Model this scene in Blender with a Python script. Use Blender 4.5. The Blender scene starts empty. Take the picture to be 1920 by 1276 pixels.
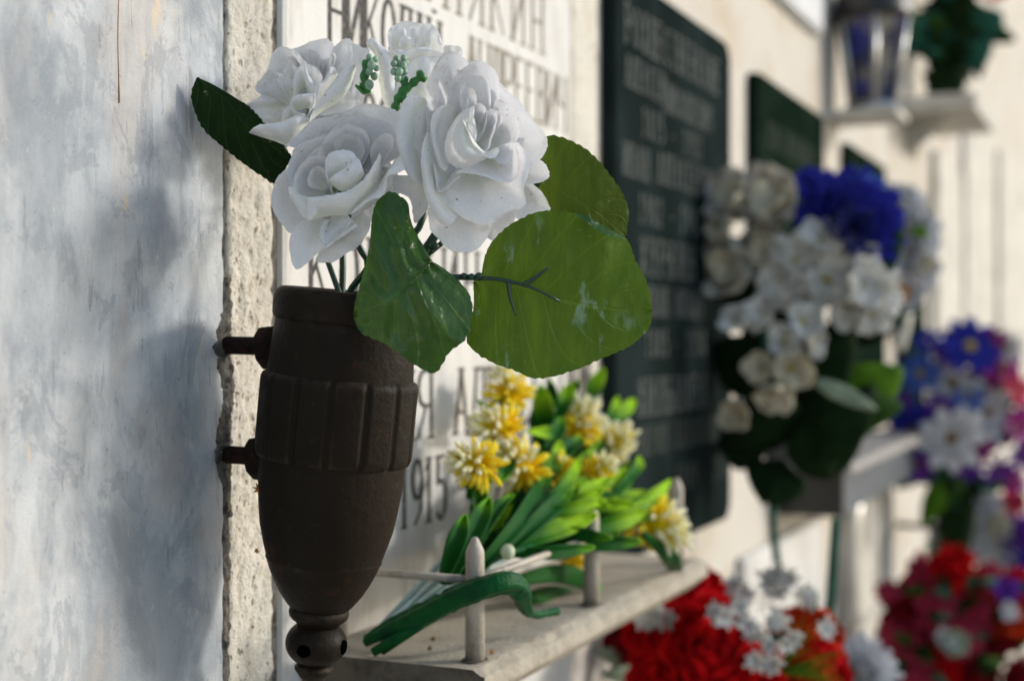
import bpy, math, random
from mathutils import Vector, Matrix, noise
random.seed(7)
R = math.radians
sc = bpy.context.scene
col = sc.collection

# ------------------------------------------------------------------ camera, sky, sun
TH = R(24.0); CT, ST = math.cos(TH), math.sin(TH)
D = 0.427            # camera to wall face
ZC = 1.45            # eye height
F = 2667.0           # focal length in px of a 1920 px wide frame (50 mm)
CAM = Vector((0, -D, ZC)); FW = Vector((CT, ST, 0)); RT = Vector((ST, -CT, 0)); UP = Vector((0, 0, 1))
cd = bpy.data.cameras.new('camera'); cam = bpy.data.objects.new('camera', cd); col.objects.link(cam)
cam.location = CAM; cam.rotation_euler = (R(90), 0, -math.atan2(FW.x, FW.y))
cd.lens = 50.0; cd.sensor_width = 36; cd.clip_start = 0.02; cd.clip_end = 3000
cd.dof.use_dof = True; cd.dof.focus_distance = 0.672; cd.dof.aperture_fstop = 5.0; cd.dof.aperture_blades = 9
sc.camera = cam

SUN_EL, SUN_AZ = R(21), R(35)      # azimuth away from the wall's normal, towards the far end
tosun = Vector((math.sin(SUN_AZ) * math.cos(SUN_EL), -math.cos(SUN_AZ) * math.cos(SUN_EL), math.sin(SUN_EL)))
w = bpy.data.worlds.new('World'); sc.world = w; w.use_nodes = True
nt = w.node_tree; bg = nt.nodes['Background']
sky = nt.nodes.new('ShaderNodeTexSky'); sky.sky_type = 'NISHITA'; sky.sun_disc = False
sky.sun_elevation = SUN_EL; sky.sun_rotation = math.atan2(tosun.x, tosun.y)
nt.links.new(sky.outputs[0], bg.inputs[0]); bg.inputs[1].default_value = 0.15
sd = bpy.data.lights.new('sun', 'SUN'); sd.energy = 1.6; sd.angle = R(6.5); sd.color = (1.0, 0.965, 0.91)
so = bpy.data.objects.new('sun', sd); col.objects.link(so); so.rotation_euler = tosun.to_track_quat('Z', 'Y').to_euler()
vs = sc.view_settings; vs.view_transform = 'Standard'; vs.look = 'None'; vs.gamma = 1; vs.use_curve_mapping = False; vs.exposure = 0.68

# ------------------------------------------------------------------ geometry helpers
def P(px, py, Z):
    return CAM + FW * Z + RT * ((px - 960) / F * Z) + UP * ((638 - py) / F * Z)
def ZP(px, p):                       # depth of the plane p metres in front of the wall at column px
    return (D - p) / (ST - (px - 960) / F * CT)
def PW(px, py, p=0.0): return P(px, py, ZP(px, p))
def inv(o):
    m = Matrix.Identity(4)
    while o is not None:
        if o.type == 'EMPTY': return Matrix.Translation(-o.location)
        o = o.parent
    return m
def link(o, parent=None, mw=None):
    col.objects.link(o)
    if mw is not None: o.matrix_basis = mw
    if parent is not None:
        o.parent = parent
        if parent.type == 'EMPTY': o.matrix_parent_inverse = Matrix.Translation(-parent.location)
    return o
def tag(o, label=None, cat=None, group=None, kind=None):
    if label: o['label'] = label
    if cat: o['category'] = cat
    if group: o['group'] = group
    if kind: o['kind'] = kind
    return o
def thing(name, loc, label, cat, group=None):
    e = bpy.data.objects.new(name, None); col.objects.link(e); e.location = loc; e.empty_display_size = 0.02
    return tag(e, label, cat, group)
def make_mesh(name, vs_, fs, smooth=True, uv=None):
    me = bpy.data.meshes.new(name); me.from_pydata([tuple(v) for v in vs_], [], fs); me.validate()
    if smooth: me.polygons.foreach_set('use_smooth', [True] * len(me.polygons))
    if uv:
        l = me.uv_layers.new(name='UVMap')
        for i, lp in enumerate(me.loops): l.data[i].uv = uv[lp.vertex_index]
    me.update(); return me
def obj(name, me, m, parent=None, mw=None):
    if m and not me.materials: me.materials.append(m)
    return link(bpy.data.objects.new(name, me), parent, mw)
class MB:
    def __init__(s): s.v = []; s.f = []; s.uv = []
    def add(s, v, f, uv=None):
        n = len(s.v); s.v += [Vector(a) for a in v]; s.f += [tuple(i + n for i in q) for q in f]
        s.uv += list(uv) if uv else [(0, 0)] * len(v)
        return s
    def xf(s, m): s.v = [m @ a for a in s.v]; return s
    def box(s, a, b):
        x0, y0, z0 = a; x1, y1, z1 = b
        return s.add([(x0,y0,z0),(x1,y0,z0),(x1,y1,z0),(x0,y1,z0),(x0,y0,z1),(x1,y0,z1),(x1,y1,z1),(x0,y1,z1)],
                     [(0,3,2,1),(4,5,6,7),(0,1,5,4),(1,2,6,5),(2,3,7,6),(3,0,4,7)])
    def tube(s, pts, rad, n=10, cap=True):
        pts = [Vector(p) for p in pts]; m = len(pts); v = []; uv = []
        t0 = (pts[1] - pts[0]).normalized(); a = t0.orthogonal().normalized()
        for i, p in enumerate(pts):
            t = (pts[min(i + 1, m - 1)] - pts[max(i - 1, 0)]).normalized()
            a = (a - t * a.dot(t)).normalized(); b = t.cross(a)
            r = rad[i] if isinstance(rad, (list, tuple)) else rad
            for k in range(n):
                an = 2 * math.pi * k / n; v.append(p + (a * math.cos(an) + b * math.sin(an)) * r); uv.append((k / n, i / (m - 1)))
        f = [(i*n+k, i*n+(k+1) % n, (i+1)*n+(k+1) % n, (i+1)*n+k) for i in range(m - 1) for k in range(n)]
        if cap: f += [tuple(reversed(range(n))), tuple((m-1)*n + k for k in range(n))]
        return s.add(v, f, uv)
    def lathe(s, prof, n=64, mod=None):
        v = []
        for i, (z, r) in enumerate(prof):
            for k in range(n):
                an = 2 * math.pi * k / n; q = r * (mod(i, an) if mod else 1)
                v.append((q * math.cos(an), q * math.sin(an), z))
        f = [(i*n+k, i*n+(k+1) % n, (i+1)*n+(k+1) % n, (i+1)*n+k) for i in range(len(prof) - 1) for k in range(n)]
        f += [tuple(reversed(range(n))), tuple((len(prof)-1)*n + k for k in range(n))]
        return s.add(v, f)
    def grid(s, Q, nu, nv):           # Q(u, v) -> Vector
        v = []; uv = []
        for j in range(nv + 1):
            for i in range(nu + 1): v.append(Q(i / nu, j / nv)); uv.append((i / nu, j / nv))
        f = [(j*(nu+1)+i, j*(nu+1)+i+1, (j+1)*(nu+1)+i+1, (j+1)*(nu+1)+i) for j in range(nv) for i in range(nu)]
        return s.add(v, f, uv)
    def ball(s, c, r, n=10, sq=(1, 1, 1), m=None):
        v = []; c = Vector(c)
        for j in range(1, n):
            th = math.pi * j / n
            for k in range(n):
                an = 2 * math.pi * k / n
                q = Vector((math.sin(th) * math.cos(an) * sq[0], math.sin(th) * math.sin(an) * sq[1], math.cos(th) * sq[2])) * r
                v.append(c + (m @ q if m else q))
        e = Vector((0, 0, r * sq[2])); e = m @ e if m else e
        v += [c + e, c - e]; t = len(v) - 2
        f = [((j)*n+k, (j+1)*n+k, (j+1)*n+(k+1) % n, j*n+(k+1) % n) for j in range(n - 2) for k in range(n)]
        f += [(t, k, (k+1) % n) for k in range(n)] + [(t+1, (n-2)*n+(k+1) % n, (n-2)*n+k) for k in range(n)]
        return s.add(v, f)
    def mesh(s, name, smooth=True): return make_mesh(name, s.v, s.f, smooth, s.uv)
    def build(s, name, m, parent=None, smooth=True): return obj(name, s.mesh(name, smooth), m, parent)
def bevel(o, wd, seg=2):
    b = o.modifiers.new('bevel', 'BEVEL'); b.width = wd; b.segments = seg; b.limit_method = 'ANGLE'; return o
def spline(pts, n):
    pts = [Vector(p) for p in pts]
    if len(pts) == 2: return [pts[0].lerp(pts[1], i / (n - 1)) for i in range(n)]
    q = [pts[0] * 2 - pts[1]] + pts + [pts[-1] * 2 - pts[-2]]
    dense = []
    for i in range(1, len(q) - 2):
        for k in range(12):
            t = k / 12; a, b, c, d = q[i-1], q[i], q[i+1], q[i+2]
            dense.append(0.5 * ((2*b) + (c-a)*t + (2*a-5*b+4*c-d)*t*t + (3*b-a-3*c+d)*t**3))
    dense.append(pts[-1])
    L = [0]
    for i in range(1, len(dense)): L.append(L[-1] + (dense[i] - dense[i-1]).length)
    out = []; j = 0
    for i in range(n):
        t = L[-1] * i / (n - 1)
        while j < len(L) - 2 and L[j+1] < t: j += 1
        k = (t - L[j]) / max(L[j+1] - L[j], 1e-9); out.append(dense[j].lerp(dense[j+1], min(max(k, 0), 1)))
    return out
def fr(z, x=None):                   # matrix whose local z is z
    z = Vector(z).normalized(); x = Vector(x) if x is not None else z.orthogonal()
    x = (x - z * x.dot(z)).normalized(); y = z.cross(x)
    return Matrix((x, y, z)).transposed()

# ------------------------------------------------------------------ materials
class MT:
    def __init__(s, name, base=(.5,.5,.5), rough=.6, spec=.4, metal=0.0):
        s.m = bpy.data.materials.new(name); s.m.use_nodes = True; s.n = s.m.node_tree.nodes; s.l = s.m.node_tree.links
        s.b = s.n['Principled BSDF']; s.set(rough=rough, spec=spec, metal=metal); s.c = s.rgb(base)
        s._tc = s.n.new('ShaderNodeTexCoord')
    def set(s, rough=None, spec=None, metal=None):
        if rough is not None: s.b.inputs['Roughness'].default_value = rough
        if spec is not None: s.b.inputs['Specular IOR Level'].default_value = spec
        if metal is not None: s.b.inputs['Metallic'].default_value = metal
    def rgb(s, c):
        n = s.n.new('ShaderNodeRGB'); n.outputs[0].default_value = (*c, 1); return n.outputs[0]
    def co(s, scale=(1,1,1), src='Object', rot=(0,0,0)):
        mp = s.n.new('ShaderNodeMapping'); s.l.new(s._tc.outputs[src], mp.inputs[0])
        mp.inputs['Scale'].default_value = scale; mp.inputs['Rotation'].default_value = rot; return mp.outputs[0]
    def noise(s, scale, lo=.4, hi=.6, detail=4, rough=.55, st=(1,1,1), src='Object', dist=0.0):
        t = s.n.new('ShaderNodeTexNoise'); s.l.new(s.co(st, src), t.inputs['Vector']); t.inputs['Scale'].default_value = scale
        t.inputs['Detail'].default_value = detail; t.inputs['Roughness'].default_value = rough; t.inputs['Distortion'].default_value = dist
        return s.ramp(t.outputs[0], lo, hi)
    def voro(s, scale, lo, hi, st=(1,1,1)):
        t = s.n.new('ShaderNodeTexVoronoi'); s.l.new(s.co(st), t.inputs['Vector']); t.inputs['Scale'].default_value = scale
        return s.ramp(t.outputs['Distance'], lo, hi)
    def wave(s, scale, src='UV', rot=0.0, dist=.4, lo=0., hi=1.):
        t = s.n.new('ShaderNodeTexWave'); s.l.new(s.co((1,1,1), src, (0,0,rot)), t.inputs['Vector']); t.inputs['Scale'].default_value = scale
        t.inputs['Distortion'].default_value = dist; t.inputs['Detail Scale'].default_value = 2; return s.ramp(t.outputs['Fac'], lo, hi)
    def ramp(s, x, lo, hi):
        r = s.n.new('ShaderNodeMapRange'); r.interpolation_type = 'SMOOTHSTEP'; s.l.new(x, r.inputs[0])
        r.inputs[1].default_value = lo; r.inputs[2].default_value = hi; return r.outputs[0]
    def uv(s, axis):
        x = s.n.new('ShaderNodeSeparateXYZ'); s.l.new(s._tc.outputs['UV'], x.inputs[0]); return x.outputs[axis]
    def math(s, op, a, b):
        n = s.n.new('ShaderNodeMath'); n.operation = op
        for i, v in enumerate((a, b)):
            if isinstance(v, (int, float)): n.inputs[i].default_value = v
            else: s.l.new(v, n.inputs[i])
        return n.outputs[0]
    def mix(s, fac, c, k=1.0):
        n = s.n.new('ShaderNodeMix'); n.data_type = 'RGBA'
        if k != 1.0: fac = s.math('MULTIPLY', fac, k)
        s.l.new(fac, n.inputs[0]); s.l.new(s.c, n.inputs[6]); s.l.new(s.rgb(c), n.inputs[7]); s.c = n.outputs[2]; return s
    def bump(s, h, dist, strength=1.0):
        n = s.n.new('ShaderNodeBump'); n.inputs['Distance'].default_value = dist; n.inputs['Strength'].default_value = strength
        s.l.new(h, n.inputs['Height'])
        if s.b.inputs['Normal'].links: s.l.new(s.b.inputs['Normal'].links[0].from_socket, n.inputs['Normal'])
        s.l.new(n.outputs[0], s.b.inputs['Normal']); return s
    def rough(s, fac, lo, hi):
        r = s.n.new('ShaderNodeMapRange'); s.l.new(fac, r.inputs[0]); r.inputs[3].default_value = lo; r.inputs[4].default_value = hi
        s.l.new(r.outputs[0], s.b.inputs['Roughness']); return s
    def done(s, trans=0.0, tcol=None):
        s.l.new(s.c, s.b.inputs['Base Color'])
        if trans:
            t = s.n.new('ShaderNodeBsdfTranslucent'); x = s.n.new('ShaderNodeMixShader'); x.inputs[0].default_value = trans
            s.l.new(s.rgb(tcol) if tcol else s.c, t.inputs[0]); s.l.new(s.b.outputs[0], x.inputs[1]); s.l.new(t.outputs[0], x.inputs[2])
            s.l.new(x.outputs[0], s.n['Material Output'].inputs[0])
        return s.m
M = {}
def plain(name, c, rough=.55, spec=.4, var=.25, sc_=60, trans=0.0, metal=0.0):
    t = MT(name, c, rough, spec, metal); t.mix(t.noise(sc_, .35, .7), tuple(x * (1 - var) for x in c)); M[name] = t.done(trans); return M[name]

t = MT('blue_grey_marble', (.52, .535, .54), .6, .1)
t.mix(t.noise(7, .44, .60, 7, .60, (1, 1, .8), dist=.3), (.21, .24, .265), .8)
t.mix(t.noise(19, .47, .66, 7, .66, (1.1, 1, .6), dist=.4), (.17, .20, .23), .6)
t.mix(t.noise(13, .50, .68, 6, .6, (1.2, 1, .6), dist=.5), (.45, .385, .33), .5)
t.mix(t.noise(60, .46, .70, 7, .7, (1.5, 1, .3)), (.17, .195, .215), .32)
t.mix(t.noise(10, .61, .69, 7, .7, dist=.3), (.12, .13, .14), .5)
t.mix(t.noise(120, .60, .72, 6, .7, (1, 1, .6)), (.62, .63, .63), .35)
t.mix(t.noise(26, .535, .565, 8, .72, (1.2, 1, .7), dist=.6), (.18, .205, .23), .38)
t.mix(t.noise(55, .60, .63, 8, .7, (2.4, 1, .25), dist=.2), (.14, .15, .16), .45)
t.mix(t.noise(11, .615, .65, 8, .7, (1.3, 1, .5), dist=.7), (.36, .28, .22), .45)
t.mix(t.noise(42, .655, .70, 4, .6, (2.2, 1, .5)), (.62, .47, .25), .5)
t.mix(t.noise(330, .66, .73, 3), (.16, .13, .10), .7)
t.mix(t.noise(1400, .45, .7, 2), (.36, .38, .40), .35)
t.bump(t.noise(160, .3, .7, 6, .65), .0005, .35); t.bump(t.noise(900, .3, .7, 3), .00015, .5)
t.rough(t.noise(40, .3, .7), .45, .65)
M['slab'] = t.done()
t = MT('rough_cream_stucco', (.73, .69, .60), .9, .2)
t.mix(t.noise(40, .45, .75, 5, .6, (1, 1, .4)), (.55, .49, .37), .5)
t.mix(t.noise(9, .5, .66, 6, .65, (1, 1, .6)), (.42, .40, .36), .6)
t.mix(t.noise(330, .59, .68, 3, .5, (1.3, 1, .7)), (.17, .13, .08), .85)
t.mix(t.noise(120, .64, .72, 5, .6, (1, 1, .5)), (.28, .22, .14), .6)
t.bump(t.noise(420, .3, .7, 5, .7), .0009, .8)
M['stucco'] = t.done()
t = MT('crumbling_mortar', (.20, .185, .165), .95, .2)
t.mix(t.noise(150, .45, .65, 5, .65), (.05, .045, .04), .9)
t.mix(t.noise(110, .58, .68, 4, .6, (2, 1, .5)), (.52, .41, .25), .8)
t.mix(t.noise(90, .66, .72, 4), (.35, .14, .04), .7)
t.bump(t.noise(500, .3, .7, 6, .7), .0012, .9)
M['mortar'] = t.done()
t = MT('white_marble', (.60, .585, .555), .6, .1)
t.mix(t.noise(14, .42, .68, 6, .62, (1.6, 1, .5)), (.45, .435, .405), .7)
t.mix(t.noise(40, .50, .70, 6, .65, (2, 1, .3)), (.36, .335, .29), .5)
t.mix(t.noise(140, .62, .8, 4, .6, (3, 1, .25)), (.48, .42, .33), .35)
t.bump(t.noise(300, .3, .7, 4), .0002, .5)
M['white_slab'] = t.done()
t = MT('cream_plaster_wall', (.55, .515, .455), .9, .15)
t.mix(t.noise(7, .45, .68, 6, .68), (.46, .37, .26), .7)
t.mix(t.noise(30, .55, .8, 5, .6, (1, 1, .3)), (.42, .34, .25), .5)
t.bump(t.noise(90, .3, .7, 6, .65), .002, .5)
M['wall'] = t.done()
t = MT('dark_slate', (.010, .0155, .0145), .9, .0)
t.mix(t.noise(12, .4, .7, 5, .6, (1, 1, .5)), (.019, .028, .028), .8); t.rough(t.noise(30, .3, .7), .8, 1.0)
M['slate'] = t.done()
t = MT('dark_green_stone', (.006, .013, .008), .9, .0)
t.mix(t.noise(14, .4, .7, 5), (.014, .024, .016), .8)
M['green_stone'] = t.done()
t = MT('worn_black_letter_paint', (.03, .028, .026), .7, .3)
t.mix(t.noise(180, .5, .72, 5, .6), (.30, .26, .21), .7)
M['letter'] = t.done()
t = MT('brown_letter_paint', (.16, .135, .10), .7, .3)
t.mix(t.noise(180, .45, .7, 5, .6), (.40, .35, .28), .7)
M['letter_brown'] = t.done()
plain('pale_letter_paint', (.20, .205, .19), .9, .0, .5, 80)
plain('dim_letter_paint', (.12, .13, .11), .9, .0, .4, 80)
t = MT('brown_painted_iron', (.0120, .0086, .0052), .46, .09)
t.mix(t.noise(40, .4, .7, 5, .6, (1, 1, .4)), (.017, .0105, .0065), .8)
t.mix(t.noise(18, .55, .75, 6, .65), (.022, .019, .015), .6)
t.mix(t.noise(220, .66, .78, 4, .6), (.09, .075, .055), .4)
gm = t.n.new('ShaderNodeNewGeometry'); wear = t.math('MULTIPLY', t.ramp(gm.outputs['Pointiness'], .515, .57), t.noise(150, .35, .6, 4, .6)); t.mix(wear, (.045, .034, .024), .7)
t.mix(t.noise(9, .52, .66, 6, .7, (1, 1, .6)), (.017, .013, .0095), .55); t.mix(t.noise(60, .62, .70, 5, .7, (1, 1, 2.5)), (.040, .034, .027), .5); t.mix(t.noise(34, .66, .72, 5), (.05, .018, .008), .6)
t.bump(t.noise(260, .3, .7, 5, .6), .0003, .5); t.bump(t.noise(60, .3, .7, 5, .6), .0005, .25); t.rough(t.noise(60, .3, .7), .42, .62)
M['iron'] = t.done()
t = MT('rusty_bolt', (.014, .008, .006), .9, .15)
t.mix(t.noise(160, .45, .65, 5), (.035, .014, .008), .8); t.bump(t.noise(500, .3, .7, 4), .0006, .8)
M['rust'] = t.done()
t = MT('weathered_stone_shelf', (.42, .375, .30), .85, .25)
t.mix(t.noise(30, .42, .72, 6, .65), (.29, .25, .19), .75)
t.mix(t.noise(260, .60, .72, 4, .6), (.18, .15, .11), .6)
t.mix(t.noise(60, .66, .76, 5), (.12, .10, .08), .5)
t.bump(t.noise(350, .3, .7, 6, .7), .0009, .7)
M['shelf'] = t.done()
t = MT('shaded_end_and_mortar', (.11, .095, .075), .9, .15)  # left end face: shade put into a darker stone colour; post collars share it
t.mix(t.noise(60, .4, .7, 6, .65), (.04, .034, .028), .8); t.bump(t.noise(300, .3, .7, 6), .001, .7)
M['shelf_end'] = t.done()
t = MT('chalky_aluminium_rail', (.40, .36, .30), .6, .4, .25)
t.mix(t.noise(120, .45, .7, 5, .6, (1, 1, .3)), (.24, .205, .165), .7); t.mix(t.noise(500, .66, .74, 3), (.12, .09, .07), .6)
t.bump(t.noise(500, .3, .7, 4), .0003, .6)
M['rail'] = t.done()
# silk roses
t = MT('white_silk_petal', (.87, .87, .885), .85, .1)
g = t.ramp(t.uv(1), .62, .05)
t.mix(g, (.62, .70, .45), .38)
dirt = t.noise(55, .56, .72, 6, .65)
t.mix(dirt, (.52, .45, .38), .45)
t.mix(t.noise(900, .45, .7, 2), (.70, .70, .72), .3)
edge = t.math('MULTIPLY', t.ramp(t.uv(1), .93, 1.0), t.noise(70, .50, .66, 4, .6))
t.mix(edge, (.45, .36, .28), .5)
t.mix(t.noise(420, .70, .76, 3, .5), (.16, .12, .09), .75)
t.bump(t.wave(40, 'UV', R(35), .3), .00010, .4); t.bump(t.noise(150, .3, .7, 5, .6, (1, 1, .5)), .0006, .45); t.bump(t.noise(60, .3, .7, 4), .0008, .4)
M['petal'] = t.done(.28)
def leafmat(name, dark, light, trans, gl, glue=0.0, rough=.36, spec=.3, vein=.5):
    t = MT(name, dark, rough, spec)
    t.mix(t.noise(40, .38, .66, 5, .6), light, .9)
    t.mix(t.noise(14, .42, .62, 3, .5), tuple(c * .55 for c in dark), .5)
    wv = t.wave(33, 'UV', R(82), .25)
    t.mix(wv, tuple(min(1, c * 1.7 + .01) for c in light), .30)
    thr = t.noise(400, .45, .65, 2, .5, (1, 1, .15)); t.mix(thr, tuple(min(1, c * 1.6) for c in light), .25)
    ax_ = t.math('ABSOLUTE', t.math('SUBTRACT', t.uv(0), .5), 0)
    ph = t.math('FRACT', t.math('SUBTRACT', t.math('MULTIPLY', t.uv(1), 6.5), t.math('MULTIPLY', ax_, 3.6)), 0)
    side = t.ramp(t.math('ABSOLUTE', t.math('SUBTRACT', ph, .5), 0), .07, .0)
    midv = t.ramp(ax_, .018, .004)
    vn = t.math('MAXIMUM', side, midv)
    t.mix(vn, tuple(min(1, c * 2.0 + .012) for c in light), vein)
    if glue: t.mix(t.math('MULTIPLY', t.noise(120, .56, .62, 4, .6, (1, 1, .35)), t.noise(28, .48, .60, 3)), (.30, .42, .36), glue)
    t.mix(t.noise(300, .68, .76, 3), (.30, .27, .17), .4)
    t.bump(wv, .00006, .35); t.bump(t.noise(70, .3, .7, 3), .0015, gl); t.bump(vn, -.0006, .6)
    t.rough(t.noise(60, .3, .7), rough - .06, rough + .14)
    if rough < .3: t.b.inputs['Coat Weight'].default_value = .55; t.b.inputs['Coat Roughness'].default_value = .06
    M[name] = t.done(trans, tuple(min(1, c * 2.6) for c in light))
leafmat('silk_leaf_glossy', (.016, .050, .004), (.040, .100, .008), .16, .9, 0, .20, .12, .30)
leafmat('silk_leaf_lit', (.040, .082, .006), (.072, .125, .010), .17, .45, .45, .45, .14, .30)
leafmat('silk_leaf_shade', (.030, .052, .005), (.055, .085, .008), .22, .4, .3, .5, .10, .25)  # leaf behind the big rose: the rose's shade put into its green
leafmat('silk_leaf_unlit', (.006, .016, .004), (.011, .026, .006), .04, .2, 0, .8, .04)  # backlit leaf: shade of its unlit side put into the green
plain('dark_green_stem', (.012, .05, .025), .4, .5)
plain('vein_plastic', (.015, .05, .03), .4, .5)
plain('berry_green', (.33, .52, .36), .45, .5, .4, 250, .15)
plain('sprig_green', (.05, .24, .05), .4, .5, .3, 80, .2)
plain('receptacle_green', (.36, .45, .22), .7, .3, .3, 60, .2)
# plastic bouquet
t = MT('plastic_leaf', (.014, .130, .007), .4, .08)
tip = t.ramp(t.uv(1), .32, .95); t.mix(tip, (.36, .62, .012), .95); t.mix(t.noise(70, .45, .75), (.004, .04, .02), .35)
t.bump(t.wave(12, 'UV', 0, 0), .0003, .3)
M['pleaf'] = t.done(.22)
t = MT('plastic_leaf_dark', (.007, .078, .008), .4, .08)
t.mix(t.ramp(t.uv(1), .72, 1.0), (.16, .42, .015), .85); t.bump(t.wave(12, 'UV', 0, 0), .0003, .3)
M['pleaf_dark'] = t.done(.12)
t = MT('plastic_stem_wrap', (.005, .070, .016), .4, .07)
t.mix(t.noise(90, .4, .7, 4, .6, (1, 1, 1)), (.004, .035, .018), .7); t.bump(t.noise(260, .3, .7, 4), .0006, .6)
M['wrap'] = t.done()
plain('pale_wire_stem', (.30, .42, .39), .35, .5)
t = MT('yellow_floret', (.93, .68, .006), .5, .1); t.mix(t.ramp(t.uv(1), .35, 1.0), (.96, .86, .08), .9); M['floret_y'] = t.done(.3)
t = MT('white_tipped_floret', (.94, .80, .05), .5, .1); t.mix(t.ramp(t.uv(1), .40, .95), (.93, .91, .72), 1.0); M['floret_w'] = t.done(.3)
plain('bud_cream', (.60, .66, .45), .5, .4, .3, 100, .2)
# blurred bouquets behind
for nm, c, tr in (('fabric_white', (.76, .76, .78), .3), ('fabric_grey_white', (.74, .69, .60), .35), ('fabric_warm_white', (.86, .85, .80), .35), ('fabric_blue', (.045, .050, .42), .25), ('fabric_deep_blue', (.012, .016, .10), .1),
                  ('fabric_light_blue', (.12, .22, .66), .3), ('fabric_violet', (.16, .04, .36), .2), ('fabric_magenta', (.42, .04, .27), .3),
                  ('fabric_red', (.68, .006, .010), .3), ('fabric_dark_red', (.20, .006, .012), .15), ('fabric_pink', (.62, .06, .13), .3), ('fabric_orange_red', (.62, .05, .008), .25),
                  ('fabric_cream', (.72, .66, .50), .25), ('yellow_centre', (.45, .33, .02), .0), ('brown_centre', (.18, .09, .012), .0), ('orange_petal', (.75, .28, .01), .2),
                  ('leaf_dark', (.008, .022, .006), .08), ('leaf_mid', (.028, .070, .012), .2), ('leaf_bright', (.09, .20, .012), .35), ('leaf_blue_green', (.03, .12, .08), .2), ('leaf_sage', (.30, .38, .27), .25),
                  ('grass_green', (.13, .26, .02), .3)):
    plain(nm, c, .8, .06, .35, 50, tr)
plain('black_granite', (.012, .012, .012), .3, .5, .4)
plain('grey_granite', (.11, .125, .14), .35, .5, .4)
plain('shaded_pale_granite', (.34, .32, .30), .6, .2, .3)  # granite box top: the bouquet's shade put into the colour
plain('chrome', (.55, .54, .52), .32, .5, .1, 60, 0, 1.0)
plain('hole_shade_black', (.001, .001, .001), .95, .0)
plain('lantern_black', (.012, .010, .009), .4, .5)
t = MT('lantern_blue_glass', (.008, .014, .055), .12, .4); t.mix(t.noise(22, .48, .56, 4, .6), (.20, .19, .16), .8); t.mix(t.noise(30, .54, .62, 3), (.015, .02, .20), .9); M['lantern_blue'] = t.done()
plain('cream_stone', (.58, .545, .475), .75, .15, .3, 12)
plain('cool_white_stone', (.58, .585, .59), .6, .3, .15, 14)
plain('frame_enamel', (.66, .62, .54), .4, .4, .2, 20)
plain('dead_leaf', (.42, .18, .04), .8, .2, .5, 200)
t = MT('pale_paving', (.42, .39, .34), .9, .2); t.mix(t.noise(3, .4, .7, 6), (.32, .30, .26), .7); M['ground'] = t.done()

# ------------------------------------------------------------------ ground and columbarium wall
g = MB().add([(-400, -800, 0), (800, -800, 0), (800, 400, 0), (-400, 400, 0)], [(0, 1, 2, 3)]).build('ground', M['ground'], None, False)
tag(g, kind='structure')
wall = thing('columbarium_wall', (3, .2, 0), 'long cream plastered columbarium wall carrying all the plaques and flowers', 'wall')
MB().box((-3, .004, -.2), (14, .5, 3.2)).build('plaster_core', M['wall'], wall, False)
cp = MB().box((-3.1, -.09, 3.2), (14.1, .6, 3.32)).build('coping', M['cream_stone'], wall, False); bevel(cp, .01)

def rough_strip(name, x0, x1, z0, z1, y, amp, m, step=.0016, seed=0, edge=.0015):
    nu = max(6, int((x1 - x0) / step)); nv = int((z1 - z0) / (step * 1.6))
    def Q(u, v):
        x = x0 + (x1 - x0) * u; z = z0 + (z1 - z0) * v
        e = min(u, 1 - u) * 2
        q = Vector((x * 180, seed, z * 110)); h = noise.fractal(q, .7, 2.1, 4)
        pit = max(0, noise.noise(Vector((x * 420, seed + 9, z * 330))) - .34)
        d = amp * h - pit * amp * 3.5
        d -= .006 * max(0, 1 - e * 7) ** 2
        if u in (0, 1): x += edge * noise.noise(Vector((seed * 3 + u * 7, 0, z * 160))) * 1.6 + edge * noise.noise(Vector((seed + u, 4, z * 40)))
        return Vector((x, y - d, z))
    return MB().grid(Q, nu, nv).build(name, m, wall)
rough_strip('stucco_strip', .6035, .6475, ZC - .26, ZC + .27, .0008, .0017, M['stucco'], seed=3, edge=.0026)
rough_strip('stucco_strip', 1.082, 1.150, ZC - .26, ZC + .40, .0025, .0012, M['stucco'], .004, 5)
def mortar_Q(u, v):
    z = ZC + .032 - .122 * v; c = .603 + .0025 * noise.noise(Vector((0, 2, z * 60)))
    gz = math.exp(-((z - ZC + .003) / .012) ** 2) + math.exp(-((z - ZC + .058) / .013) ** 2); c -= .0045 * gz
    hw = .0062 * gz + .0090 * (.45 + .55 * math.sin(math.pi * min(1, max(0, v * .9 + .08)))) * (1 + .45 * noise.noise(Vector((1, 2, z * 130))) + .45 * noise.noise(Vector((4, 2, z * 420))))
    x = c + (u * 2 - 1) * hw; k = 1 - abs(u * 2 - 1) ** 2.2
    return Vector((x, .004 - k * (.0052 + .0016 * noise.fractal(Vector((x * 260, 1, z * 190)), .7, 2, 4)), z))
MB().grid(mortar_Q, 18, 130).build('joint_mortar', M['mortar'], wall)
def mortar2_Q(u, v):
    z = ZC - .088 - .19 * v; hw = .0042 * (1 + .5 * noise.noise(Vector((7, 2, z * 130))))
    x = .6025 + (u * 2 - 1) * hw; k = 1 - (u * 2 - 1) ** 4
    return Vector((x, .004 - k * (.0042 + .0015 * noise.fractal(Vector((x * 260, 1, z * 190)), .7, 2, 4)), z))
MB().grid(mortar2_Q, 10, 170).build('joint_mortar', M['mortar'], wall)

bm_ = MB().box((.5990, .0028, ZC - .40), (.6045, .02, ZC + .40)).build('joint_gap', M['mortar'], wall, False)
MB().box((.6465, .0028, ZC - .30), (.6525, .02, ZC + .33)).build('joint_gap', M['mortar'], wall, False)
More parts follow.
